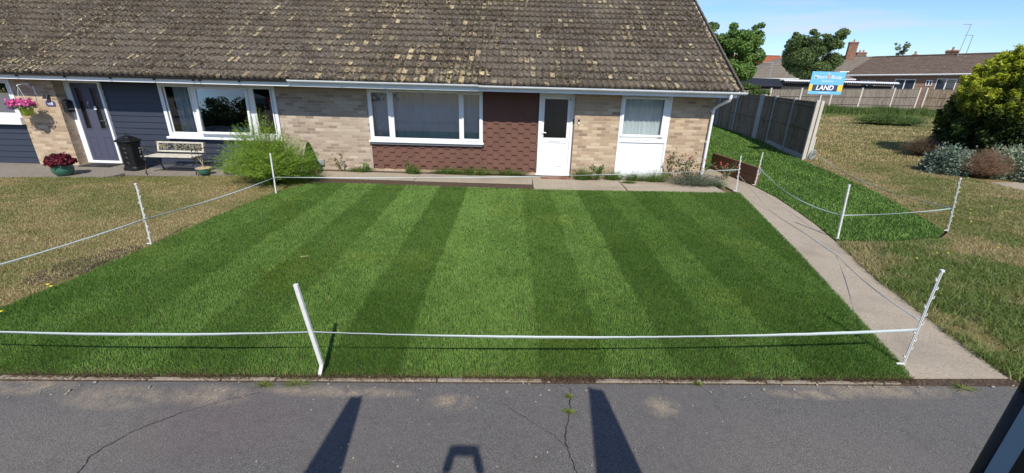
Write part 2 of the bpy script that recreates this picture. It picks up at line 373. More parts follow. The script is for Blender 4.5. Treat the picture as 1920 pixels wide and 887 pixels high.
class MB:
    def __init__(s): s.v = []; s.f = []
    def add(s, vs, fs):
        n = len(s.v); s.v += [tuple(v) for v in vs]; s.f += [tuple(i + n for i in f) for f in fs]; return s
    def box(s, x0, x1, y0, y1, z0, z1, mtx=None):
        vs = [(x, y, z) for z in (z0, z1) for y in (y0, y1) for x in (x0, x1)]
        if mtx is not None: vs = [mtx @ Vector(v) for v in vs]
        return s.add(vs, [(0, 2, 3, 1), (4, 5, 7, 6), (0, 1, 5, 4), (2, 6, 7, 3), (0, 4, 6, 2), (1, 3, 7, 5)])
    def tube(s, pts, rad, n=8, cap=True):
        pts = [Vector(p) for p in pts]; rad = rad if isinstance(rad, (list, tuple)) else [rad] * len(pts)
        rings = []
        for i, p in enumerate(pts):
            d = (pts[min(i + 1, len(pts) - 1)] - pts[max(i - 1, 0)]).normalized()
            a = d.cross(Vector((0, 0, 1)));
            if a.length < 0.05: a = d.cross(Vector((0, 1, 0)))
            a.normalize(); b = d.cross(a)
            rings.append([p + (a * math.cos(t) + b * math.sin(t)) * rad[i] for t in [2 * math.pi * j / n for j in range(n)]])
        vs = [v for r_ in rings for v in r_]; fs = []
        for i in range(len(pts) - 1):
            for j in range(n): fs.append((i * n + j, i * n + (j + 1) % n, (i + 1) * n + (j + 1) % n, (i + 1) * n + j))
        if cap: fs.append(tuple(range(n - 1, -1, -1))); fs.append(tuple((len(pts) - 1) * n + j for j in range(n)))
        return s.add(vs, fs)
    def lathe(s, prof, c=(0, 0, 0), n=24, sq=1.0):
        vs = []; fs = []
        for r_, z in prof:
            for j in range(n):
                t = 2 * math.pi * (j + 0.5) / n; vs.append((c[0] + r_ * math.cos(t), c[1] + r_ * sq * math.sin(t), c[2] + z))
        for i in range(len(prof) - 1):
            for j in range(n): fs.append((i * n + j, i * n + (j + 1) % n, (i + 1) * n + (j + 1) % n, (i + 1) * n + j))
        fs.append(tuple(range(n - 1, -1, -1))); fs.append(tuple((len(prof) - 1) * n + j for j in range(n)))
        return s.add(vs, fs)
    def prism(s, poly, y0, y1, axis='y'):
        """polygon given in the two other axes, extruded along axis"""
        n = len(poly)
        def P(a, b, t): return {'y': (a, t, b), 'x': (t, a, b), 'z': (a, b, t)}[axis]
        vs = [P(a, b, y0) for a, b in poly] + [P(a, b, y1) for a, b in poly]
        fs = [tuple(range(n)), tuple(range(2 * n - 1, n - 1, -1))] + [(i, i + n, (i + 1) % n + n, (i + 1) % n) for i in range(n)]
        return s.add(vs, fs)
    def frame(s, x0, x1, z0, z1, y0, y1, w, wb=None):
        wb = w if wb is None else wb
        s.box(x0, x1, y0, y1, z1 - w, z1); s.box(x0, x1, y0, y1, z0, z0 + wb)
        s.box(x0, x0 + w, y0, y1, z0 + wb, z1 - w); s.box(x1 - w, x1, y0, y1, z0 + wb, z1 - w); return s
    def build(s, name, mat, parent=None, smooth=False, bevel=0.0, seg=2):
        me = bpy.data.meshes.new(name); me.from_pydata(s.v, [], s.f); me.validate()
        bmr(me)
        o = link_mesh(name, me, mat, parent, smooth)
        if bevel:
            b = o.modifiers.new('bevel', 'BEVEL'); b.width = bevel; b.segments = seg; b.limit_method = 'ANGLE'; b.angle_limit = R(40)
        return o
import bmesh
def bmr(me):
    b = bmesh.new(); b.from_mesh(me); bmesh.ops.recalc_face_normals(b, faces=b.faces); b.to_mesh(me); b.free()
def np_mesh(name, V, F, mat, parent=None, col=None, uv=None, smooth=False):
    """V (n,3); F list of (k,m) int arrays with m = 3 or 4"""
    me = bpy.data.meshes.new(name); me.vertices.add(len(V)); me.vertices.foreach_set('co', V.astype(np.float32).ravel())
    idx = np.concatenate([f.ravel() for f in F]); tot = np.concatenate([np.full(len(f), f.shape[1]) for f in F])
    st = np.concatenate([[0], np.cumsum(tot)[:-1]])
    me.loops.add(len(idx)); me.loops.foreach_set('vertex_index', idx.astype(np.int32))
    me.polygons.add(len(tot)); me.polygons.foreach_set('loop_start', st.astype(np.int32)); me.polygons.foreach_set('loop_total', tot.astype(np.int32))
    if uv is not None:
        l = me.uv_layers.new(name='UVMap'); l.data.foreach_set('uv', uv[idx].astype(np.float32).ravel())
    me.update(calc_edges=True)
    if col is not None:
        a = me.color_attributes.new('col', 'FLOAT_COLOR', 'POINT')
        c4 = np.ones((len(V), 4), np.float32); c4[:, :3] = col; a.data.foreach_set('color', c4.ravel())
    return link_mesh(name, me, mat, parent, smooth)

# numpy value noise
_T = NR.rand(256, 256)
def vn(x, y):
    xi = np.floor(x).astype(int); yi = np.floor(y).astype(int); fx = x - xi; fy = y - yi
    fx = fx * fx * (3 - 2 * fx); fy = fy * fy * (3 - 2 * fy)
    a = _T[xi % 256, yi % 256]; b = _T[(xi + 1) % 256, yi % 256]; c = _T[xi % 256, (yi + 1) % 256]; d = _T[(xi + 1) % 256, (yi + 1) % 256]
    return (a * (1 - fx) + b * fx) * (1 - fy) + (c * (1 - fx) + d * fx) * fy
def fbm(x, y, s=1.0, o=4):
    v = 0; a = 0.5; t = 0
    for i in range(o): v = v + a * vn(x * s * 2 ** i + 13.7 * i, y * s * 2 ** i + 7.1 * i); t += a; a *= 0.55
    return v / t
def inpoly(x, y, poly):
    r_ = np.zeros(len(x), bool); n = len(poly)
    for i in range(n):
        x0, y0 = poly[i]; x1, y1 = poly[(i + 1) % n]
        c = ((y0 > y) != (y1 > y)); xx = (x1 - x0) * (y - y0) / (y1 - y0 + 1e-12) + x0
        r_ ^= c & (x < xx)
    return r_
def sstep(v, a, b): t = np.clip((v - a) / (b - a), 0, 1); return t * t * (3 - 2 * t)

def sheet(name, poly, z, mat, thick=None, kind='structure'):
    mb = MB()
    if name == 'bare_soil':                     # ragged outline
        r_ = random.Random(len(poly) + int(poly[0][0] * 10)); q = []
        for (a, b), (c, d) in zip(poly, poly[1:] + poly[:1]):
            n = max(2, int(math.hypot(c - a, d - b) / .05)); j = min(.06, .12 * math.hypot(c - a, d - b))
            for i in range(n): q.append((a + (c - a) * i / n + r_.uniform(-j, j), b + (d - b) * i / n + r_.uniform(-j, j)))
        poly = q
    if thick: mb.prism(poly, z - thick, z, 'z')
    else: mb.add([(x, y, z) for x, y in poly], [tuple(range(len(poly)))])
    o = mb.build(name, mat)
    return tag(o, kind=kind)

def blades(name, label, P, h, w, lean, col, z=0.0, parent=None, mat='grass', kind='stuff', quad=True, jit=0.5):
    """P (n,2) roots, h heights, w widths, lean (n,2) horizontal tip offset, col (n,3)"""
    n = len(P); a = NR.rand(n) * 2 * np.pi; t = np.stack([np.cos(a), np.sin(a)], 1) * (w * 0.5)[:, None]
    zz = np.full(n, z) if np.isscalar(z) else z
    tw = (NR.rand(n, 2) - 0.5) * (h * jit)[:, None]
    L = lean + tw
    b0 = np.c_[P - t, zz - 0.004]; b1 = np.c_[P + t, zz - 0.004]
    mid = P + L * 0.35; m0 = np.c_[mid - t * 0.85, zz + h * 0.6]; m1 = np.c_[mid + t * 0.85, zz + h * 0.6]
    tip = np.c_[P + L, zz + h]
    if quad:
        V = np.stack([b0, b1, m1, m0, tip], 1).reshape(-1, 3); i = np.arange(n) * 5
        F = [np.stack([i, i + 1, i + 2, i + 3], 1), np.stack([i + 3, i + 2, i + 4], 1)]; C = np.repeat(col, 5, 0)
    else:
        V = np.stack([b0, b1, tip], 1).reshape(-1, 3); i = np.arange(n) * 3; F = [np.stack([i, i + 1, i + 2], 1)]; C = np.repeat(col, 3, 0)
    o = np_mesh(name, V, F, mat, parent, C)
    if parent is None: tag(o, label, None, None, kind)
    return o

def cards(C, size, col, nrm=None, elong=1.6, jitter=1.0):
    """leaf-sized diamond faces; returns V,F,col"""
    n = len(C); d = NR.normal(size=(n, 3))
    if nrm is not None: d = d * jitter + nrm
    d /= np.linalg.norm(d, axis=1)[:, None] + 1e-9
    e = NR.normal(size=(n, 3)); a = np.cross(d, e); a /= np.linalg.norm(a, axis=1)[:, None] + 1e-9; b = np.cross(d, a)
    s = (size * (0.6 + 0.8 * NR.rand(n)))[:, None] if not np.isscalar(size) else (size * (0.6 + 0.8 * NR.rand(n)))[:, None]
    V = np.stack([C - a * s * elong * .5, C - b * s * .5, C + a * s * elong * .5, C + b * s * .5], 1).reshape(-1, 3)
    i = np.arange(n) * 4
    return V, np.stack([i, i + 1, i + 2, i + 3], 1), np.repeat(col, 4, 0)
def lerpc(a, b, t): a = np.array(a); b = np.array(b); return a[None] * (1 - t)[:, None] + b[None] * t[:, None]

# ================================================================== THE SETTING
sheet('ground', [(-400, -400), (400, -400), (400, 600), (-400, 600)], -0.06, 'under_dry')
def kerb_y(x): return 2.965 + 0.031 * x
sheet('road', [(-60, kerb_y(-60) - 0.03), (-60, -14), (60, -14), (60, kerb_y(60) - 0.03)], -0.015, 'asphalt')
LAWN = [(-5.40, kerb_y(-5.4) + .06), (-5.34, 3.83), (-5.25, 4.62), (-5.18, 5.77), (-5.14, 6.89), (-4.98, 8.68), (-4.57, 9.53), (0.46, 9.42), (5.24, 9.62), (4.34, 5.91), (3.88, 4.22), (3.63, 3.27), (3.56, kerb_y(3.56) + .06)]
PL = [(5.24, 9.62), (4.34, 5.91), (3.88, 4.22), (3.63, 3.27), (3.56, 3.13)]
PR = [(4.52, 3.17), (4.62, 3.75), (4.72, 4.3), (4.92, 5.23), (5.33, 6.53), (5.60, 7.5), (5.75, 8.25), (5.93, 9.3), (5.99, 10.44), (5.80, 12.4), (4.95, 12.4), (4.95, 10.45), (5.24, 10.3)]
SIDE = [(5.99, 10.5), (5.93, 9.3), (5.75, 8.25), (5.60, 7.5), (5.37, 6.62), (6.3, 6.68), (7.36, 6.92), (7.78, 7.25), (8.2, 8.4), (8.69, 9.85), (9.1, 11.6), (9.62, 14.3), (10.1, 16.4), (10.6, 18.4), (10.95, 20.3), (11.2, 22.7), (11.6, 25.5), (12.3, 30), (5.3, 30), (5.3, 12.6), (5.95, 12.4)]
sheet('lawn_base', LAWN, 0.0, 'under_lawn', 0.05)
sheet('side_lawn_base', SIDE, 0.004, 'under_lawn', 0.05)
sheet('dry_turf_left', [(-45, kerb_y(-45) + .06), (-5.40, kerb_y(-5.4) + .06), (-5.34, 3.83), (-5.25, 4.62), (-5.18, 5.77), (-5.14, 6.89), (-4.98, 8.68), (-4.57, 9.53), (-4.7, 9.9), (-6.4, 10.05), (-9.4, 9.6), (-11.5, 9.3), (-45, 9.0)], -0.002, 'under_dry', 0.04)
sheet('dry_turf_right', [(4.53, 3.17), (4.63, 3.75), (4.73, 4.3), (4.93, 5.23), (5.34, 6.58), (6.3, 6.64), (7.36, 6.88), (7.82, 7.23), (8.24, 8.4), (8.73, 9.85), (9.14, 11.6), (9.66, 14.3), (11.3, 22.7), (12.9, 32), (12.9, 44), (60, 44), (60, kerb_y(60) + .06)], -0.004, 'under_dry', 0.04)
sheet('path', PL[::-1] + [(5.24, 9.62)] * 0 + PR[::-1][0:0] + [(5.24, 10.3), (4.95, 10.45), (4.95, 12.4), (5.80, 12.4), (5.99, 10.44), (5.93, 9.3), (5.75, 8.25), (5.60, 7.5), (5.33, 6.53), (4.92, 5.23), (4.72, 4.3), (4.62, 3.75), (4.52, 3.17)], -0.004, 'conc', 0.08)
# concrete strip along the front of the house: separate cast slabs with dark joints
sl = MB()
for a, b, y0, y1 in [(-4.9, -2.4, 9.98, 10.75), (-2.38, 0.45, 9.93, 10.75), (0.47, 2.62, 9.50, 10.78), (2.65, 4.92, 9.58, 10.78)]:
    sl.prism([(a, y0 + .02), (b, y0), (b + .02, y1), (a, y1)], -0.05, 0.012, 'z')
tag(sl.build('pavement', 'conc', bevel=0.008), kind='structure')
sheet('soil_bed', [(-4.72, 9.50), (0.46, 9.40), (0.46, 9.96), (-2.3, 9.98), (-4.9, 10.02)], 0.004, 'soil')
sheet('wall_foot_soil', [(-6.4, 10.05), (5.0, 10.3), (5.0, 11.0), (-6.4, 11.0)], -0.006, 'soil')
sheet('patio', [(-16, 9.05), (-11.5, 9.27), (-9.34, 9.52), (-9.3, 9.95), (-6.3, 10.07), (-6.3, 10.62), (-9.9, 10.62), (-9.9, 11.0), (-16, 11.0)], 0.010, 'patio', 0.06)
sheet('slate_chippings', [(-9.9, 10.6), (-6.3, 10.6), (-6.3, 11.0), (-9.9, 11.0)], 0.012, 'gravel', 0.03)
sheet('kerb_soil', [(-45, kerb_y(-45) - .035), (9, kerb_y(9) - .035), (9, kerb_y(9) + .07), (-45, kerb_y(-45) + .07)], -0.011, 'soil')
# edging kerb: row of thin concrete lengths, some broken or sunken
kb = MB(); x = -12.0; kr = random.Random(5)
while x < 3.45:
    L_ = kr.choice([0.45, 0.6, 0.6, 0.9]); x1 = min(x + L_ - 0.012, 3.45); dz = kr.uniform(-0.006, 0.006)
    if not (-2.95 < x < -2.6 or 0.02 < x < 0.35 or -0.35 < x < -0.05):
        y0, y1 = kerb_y(x), kerb_y(x1); j = kr.uniform(-.004, .004)
        kb.prism([(x, y0 - .020 + j), (x1, y1 - .020), (x1, y1 + .018), (x, y0 + .018 + j)], -0.09, -0.002 + dz, 'z')
    x += L_
tag(kb.build('kerb', 'kerbm', bevel=0.006), kind='structure')
# thin cracks opened in the asphalt and in the path
def crack(name, pts, w, z, mat):
    mb = MB(); cr_ = random.Random(len(pts) * 31 + int(pts[0][0] * 97)); P = []
    for (a, b), (c, d) in zip(pts[:-1], pts[1:]):
        for i in range(8):
            t = i / 8; P.append((a + (c - a) * t + cr_.uniform(-.008, .008), b + (d - b) * t + cr_.uniform(-.006, .006)))
    P.append(pts[-1])
    for i in range(len(P) - 1):
        (a, b), (c, d) = P[i], P[i + 1]; dx, dy = c - a, d - b; l = math.hypot(dx, dy) + 1e-6; nx, ny = -dy / l, dx / l
        w0 = w * (0.5 + 0.8 * cr_.random()); w1 = w0
        mb.add([(a - nx * w0, b - ny * w0, z), (a + nx * w0, b + ny * w0, z), (c + nx * w1, d + ny * w1, z), (c - nx * w1, d - ny * w1, z)], [(0, 1, 2, 3)])
    tag(mb.build(name, mat), kind='structure')
crack('road_crack', [(.53, 2.9), (.50, 2.72), (.48, 2.57), (.42, 2.36), (.44, 2.22), (.47, 2.07), (.5, 1.8), (.4, 1.2)], 0.0035, -0.011, 'rubber')
crack('road_crack', [(-.05, 2.70), (.2, 2.5), (.35, 2.38), (.42, 2.29)], 0.0016, -0.011, 'rubber')
crack('road_crack', [(-2.45, 2.52), (-2.58, 2.41), (-2.69, 2.3), (-2.78, 2.12), (-2.74, 1.97), (-2.9, 1.5)], 0.0028, -0.011, 'rubber')
crack('road_crack', [(-2.0, 2.75), (-2.3, 2.6), (-2.45, 2.52)], 0.0018, -0.011, 'rubber')
crack('path_joint', [(4.47, 6.42), (4.75, 6.38), (5.05, 6.28), (5.25, 6.27)], 0.010, -0.006, 'soil')

# ------------------------------------------------------------------ grass
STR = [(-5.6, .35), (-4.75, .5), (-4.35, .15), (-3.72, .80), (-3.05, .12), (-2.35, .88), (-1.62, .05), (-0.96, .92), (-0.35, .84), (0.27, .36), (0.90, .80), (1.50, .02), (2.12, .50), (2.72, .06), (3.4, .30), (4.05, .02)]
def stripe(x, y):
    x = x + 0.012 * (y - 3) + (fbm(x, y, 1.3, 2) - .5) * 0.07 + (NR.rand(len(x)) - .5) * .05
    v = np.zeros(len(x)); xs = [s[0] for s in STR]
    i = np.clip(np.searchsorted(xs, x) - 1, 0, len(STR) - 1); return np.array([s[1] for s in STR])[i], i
def field(n, x0, x1, y0, y1, poly=None, keep=None):
    P = np.c_[NR.uniform(x0, x1, n), NR.uniform(y0, y1, n)]
    k = np.ones(n, bool)
    if poly is not None: k &= inpoly(P[:, 0], P[:, 1], poly)
    P = P[k]
    if keep is not None: P = P[NR.rand(len(P)) < keep(P[:, 0], P[:, 1])]
    return P
LAWNE = [(x + (-.03 if x < -4 else .03 if x > 3 else 0), y + (.03 if y > 9 else -.035 if y < 3.2 else 0)) for x, y in LAWN]
P = field(1150000, -5.5, 5.3, 2.8, 9.75, LAWNE, lambda x, y: np.clip((4.2 / np.maximum(y, 3)) ** 1.25, .3, 1))
x, y = P.T; d = np.hypot(y, 2.2); sv_, si = stripe(x, y); n = len(P)
h = (0.020 + 0.012 * NR.rand(n)) * (0.9 + 0.3 * fbm(x, y, 3)); w = 0.0035 * (1 + 0.17 * np.clip(y - 3, 0, 9)) * (0.7 + 0.6 * NR.rand(n))
ld = (sv_ * 2 - 1)
lean = np.c_[(NR.rand(n) - .5) * 0.5, ld * 0.20] * h[:, None]
blk = _T[(si * 7) % 256, (np.floor((y + si * .55) / 1.55).astype(int) * 3) % 256]
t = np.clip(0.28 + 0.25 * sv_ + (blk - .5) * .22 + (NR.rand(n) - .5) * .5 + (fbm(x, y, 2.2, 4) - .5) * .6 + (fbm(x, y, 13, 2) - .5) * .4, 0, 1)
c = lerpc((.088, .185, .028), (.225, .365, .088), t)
yel = sstep(fbm(x, y, 1.1, 4) + .10 * ((si == 9) | (si == 2)), .56, .78)[:, None] * .35
c = c * (1 - yel) + c * np.array([[1.42, 1.05, .8]]) * yel
dry = (NR.rand(n) < 0.035 + .25 * sstep(-(y - kerb_y(x) - .06), -.07, .0))[:, None]; c = np.where(dry, np.array([[.26, .22, .09]]), c)
blades('lawn_grass', 'striped bright green front lawn of new turf', P, h, w, lean, c)
# straw and roots hanging over the kerb at the cut front edge
n = 9000; x = NR.uniform(-5.4, 3.6, n); y = kerb_y(x) + .03 + NR.normal(0, .022, n); hh = .012 + .018 * NR.rand(n)
k_ = fbm(x, y, 4, 3) > .42; x, y, hh = x[k_], y[k_], hh[k_]; n = len(x)
blades('edge_straw', 'straw and dead grass along the cut front edge of the lawn', np.c_[x, y], hh, np.full(n, .006), np.c_[(NR.rand(n) - .5) * .05, -.02 - .03 * NR.rand(n)], lerpc((.30, .22, .12), (.13, .09, .05), NR.rand(n)))
# clumps that stand a bit taller, breaking up the surface
P = field(90000, -5.5, 5.3, 2.85, 9.7, LAWNE, lambda x, y: (fbm(x, y, 9, 3) > .56) * np.clip(4.5 / y, 0.3, 1)); x, y = P.T; n = len(P); sv_, si = stripe(x, y)
h = 0.032 + .014 * NR.rand(n); w = 0.004 * (1 + .15 * (y - 3)); a = NR.rand(n) * 6.28
lean = np.c_[np.cos(a) * .7, np.sin(a) * .4 + (sv_ * 2 - 1) * .5] * h[:, None]
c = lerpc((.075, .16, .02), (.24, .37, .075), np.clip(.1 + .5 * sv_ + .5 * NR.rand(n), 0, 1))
blades('lawn_tufts', 'taller blades scattered over the striped lawn', P, h, w, lean, c)
# side lawn
P = field(260000, 5.2, 12.5, 6.5, 30, SIDE, lambda x, y: np.clip((8.0 / y) ** 1.5, .12, 1)); x, y = P.T; n = len(P)
h = 0.030 + .02 * NR.rand(n); w = 0.0080 * (1 + .14 * np.clip(y - 6, 0, 20)); lean = (NR.rand(n, 2) - .5) * h[:, None] * 1.2
st = ((np.floor((x - .1 * y) / .62) % 2) * .22)
t = np.clip(.18 + st + .45 * NR.rand(n) + (fbm(x, y, 1.6) - .5) * .9, 0, 1); c = lerpc((.075, .165, .022), (.20, .335, .065), t)
blades('side_lawn_grass', 'green turf beside the bungalow and fence', P, h, w, lean, c, 0.004)

DRYL = [(-45, kerb_y(-45) + .08), (-5.43, kerb_y(-5.4) + .08), (-5.37, 3.83), (-5.28, 4.62), (-5.21, 5.77), (-5.17, 6.89), (-5.01, 8.68), (-4.60, 9.53), (-4.7, 9.9), (-6.4, 10.02), (-9.4, 9.57), (-11.5, 9.27), (-45, 9.0)]
def soilL(x, y): return sstep(fbm(x, y, 1.9, 4), .52, .66) * np.exp(-((x + 5.75) / .55) ** 2) * sstep(-y, -6.3, -5.2)
def drycol(x, y, n, g):
    t = np.clip(sstep(fbm(x, y, .8, 5), .36, .64) * .80 + (fbm(x * .5, y * 1.5, 3.0, 3) - .5) * 1.5 + g + (NR.rand(n) - .5) * .6, 0, 1)
    c = lerpc((.40, .325, .155), (.18, .215, .055), t); c2 = NR.rand(n)[:, None]
    return c * (.72 + .5 * c2)
P = field(400000, -17, -4.5, 2.9, 10.1, DRYL, lambda x, y: np.clip((5 / np.hypot(x * .6, y)) ** 1.0, .35, 1) * (1 - .6 * soilL(x, y))); x, y = P.T; n = len(P)
h = 0.013 + .019 * NR.rand(n); dd = np.hypot(x, y); w = 0.0042 * (1 + .10 * dd * .8); lean = (NR.rand(n, 2) - .5) * 2.6 * h[:, None]
g = .35 * sstep(y, 8.8, 9.6) + .25 * sstep(x, -5.6, -5.1) - .15 * sstep(x, -6.6, -5.5)
blades('dry_grass', 'parched straw coloured lawn of the neighbour on the left', P, h, w, lean, drycol(x, y, n, g + .20), 0.0)
sheet('bare_soil', [(-5.85, 4.55), (-5.6, 4.35), (-5.35, 4.6), (-5.27, 5.0), (-5.22, 5.5), (-5.4, 5.65), (-5.65, 5.4), (-5.85, 5.0)], 0.002, 'soil')
DRYR = [(4.46, 3.1), (4.58, 3.75), (4.69, 4.3), (4.90, 5.23), (5.33, 6.54), (6.3, 6.60), (7.36, 6.84), (7.86, 7.2), (8.28, 8.4), (8.77, 9.85), (9.18, 11.6), (9.75, 14.3), (11.5, 22.7), (13, 32), (19, 41), (60, 41), (60, kerb_y(60) + .08)]
def soilR(x, y): return sstep(fbm(x + 9, y, 2.1, 4), .50, .64) * (np.exp(-((x - 5.15 - .33 * (y - 4.6)) / .42) ** 2) * sstep(-y, -7.4, -6.6))
P = field(460000, 4.5, 13, 3.1, 14.5, DRYR, lambda x, y: np.clip((5 / y) ** .9, .3, 1) * (1 - .85 * soilR(x, y))); x, y = P.T; n = len(P)
g = .60 * sstep(fbm(x, y, 1.3, 3), .42, .60) * sstep(-y, -8.2, -6.4) + .30 * sstep(-y, -6, -4) + .28 * sstep(y, 7.4, 9) * sstep(-y, -12, -9) * .3
h = (0.020 + .026 * NR.rand(n)) * (1 + 1.1 * sstep(-y, -7.2, -5.5)); dd = np.hypot(x, y); w = 0.0044 * (1 + .10 * dd * .8); lean = (NR.rand(n, 2) - .5) * 2.6 * h[:, None]
c = drycol(x, y, n, g); gg = sstep(g, .3, .7)[:, None] * (NR.rand(n, 1) < .6); c = c * (1 - gg) + gg * np.array([[.12, .19, .035]])
blades('dry_grass', 'half green, half parched rough grass right of the path', P, h, w, lean, c)
P = field(330000, 9, 48, 13, 41, DRYR, lambda x, y: ((x / y) < 1.45) * ((x / y) > .45) * np.clip((14 / y) ** 1.6, .12, 1)); x, y = P.T; n = len(P)
g = .9 * sstep(y, 33, 37) + (fbm(x, y, .5, 3) - .5) * .5
h = 0.035 + .03 * NR.rand(n) + .05 * sstep(y, 34, 38); w = 0.0018 * np.hypot(x, y) * (.7 + .6 * NR.rand(n)); lean = (NR.rand(n, 2) - .5) * 2.0 * h[:, None]
c = drycol(x, y, n, g - .08); gg = sstep(g, .5, .9)[:, None] * .75; c = c * (1 - gg) + gg * np.array([[.10, .17, .03]])
blades('dry_grass', 'wide parched field running back to the far fence', P, h, w, lean, c, quad=False)
sheet('bare_soil', [(5.1, 5.6), (5.35, 6.45), (5.9, 6.5), (6.5, 6.45), (6.2, 6.2), (5.7, 6.1), (5.5, 5.6)], 0.000, 'soil')
sheet('bare_soil', [(4.95, 4.6), (5.05, 5.1), (5.35, 4.9), (5.5, 4.4), (5.2, 4.1)], 0.000, 'soil')
sheet('bare_soil', [(12.2, 10.9), (12.9, 11.6), (17, 11.9), (17, 9.8), (14, 10.2)], 0.000, 'conc')
sheet('bare_soil', [(25.5, 28.5), (27, 29.6), (36, 29.9), (36, 28.6)], 0.004, 'patio')
# tall grass along the far fence
n = 60000; x = NR.uniform(19, 46, n); y = NR.normal(39.3, .65, n) + (fbm(x, x, .5, 2) - .5) * 1.0; k = y < 40.3; x, y = x[k], y[k]; n = len(x)
h = (0.22 + .45 * NR.rand(n)) * (.5 + fbm(x, y, .8, 3)); lean = (NR.rand(n, 2) - .5) * h[:, None] * .7
c = lerpc((.05, .10, .018), (.17, .23, .06), NR.rand(n))
blades('tall_grass', 'long green grass growing along the foot of the far fence', np.c_[x, y], h, np.full(n, .05), lean, c, quad=False)

# small yellow flowers in the rough grass
def flowers(pts, r_=0.016, z=0.05):
    mb = MB()
    for (a, b) in pts:
        mb.lathe([(r_ * .2, z), (r_, z + .006), (r_ * .9, z + .010), (r_ * .2, z + .012)], (a, b, 0), 7)
    return mb
fp = [(rnd.uniform(5.5, 12.5), rnd.uniform(5, 14)) for _ in range(46)]
fp = [p for p in fp if not inpoly(np.array([p[0]]), np.array([p[1]]), SIDE)[0] and p[0] > 4.9 + .33 * (p[1] - 5)]
k = plain('yellow_petals', (.75, .60, .04), .7); M['petal'] = k
tag(flowers(fp).build('yellow_weed_flowers', 'petal'), 'tiny yellow flowers dotted over the rough grass', kind='stuff')
lf = [(-5.19, 3.73), (-5.22, 3.66), (-5.24, 4.28), (-5.32, 4.32)]
tag(flowers(lf).build('yellow_weed_flowers', 'petal'), 'few yellow flowers at the left edge of the lawn', kind='stuff')
# loose stones and leaf litter at the kerb and on the path
lt = MB()
for _ in range(95):
    a = rnd.uniform(-5, 5.2); b = kerb_y(a) + (abs(rnd.gauss(0, .10)) * -1 if rnd.random() < .75 else rnd.uniform(.0, .07)) - .03
    if a > 3.6: b = kerb_y(a) + rnd.uniform(-.08, .06)
    s_ = rnd.uniform(.004, .012); ml = Matrix.Translation((a, b, -.012 + s_ * .5)) @ Matrix.Rotation(rnd.random() * 6, 4, 'Z') @ Matrix.Rotation(rnd.random(), 4, 'X')
    lt.box(-s_, s_, -s_ * .7, s_ * .7, -s_ * .4, s_ * .4, ml)
for _ in range(60):
    a = rnd.uniform(-3, 2.8); b = rnd.uniform(1.9, 2.8); s_ = rnd.uniform(.002, .006)
    lt.box(a - s_, a + s_, b - s_, b + s_, -.016, -.012 + s_)
tag(lt.build('stones', 'concs', bevel=0.002), 'loose stones and grit scattered along the road edge', kind='stuff')
tag(MB().box(-.05, .05, -.004, .004, 0, .006, Matrix.Translation((-2.83, 5.3, .05)) @ Matrix.Rotation(R(25), 4, 'Z')).build('dead_stalk', 'twig'), 'single pale dead stalk lying on the green stripes', 'stalk')

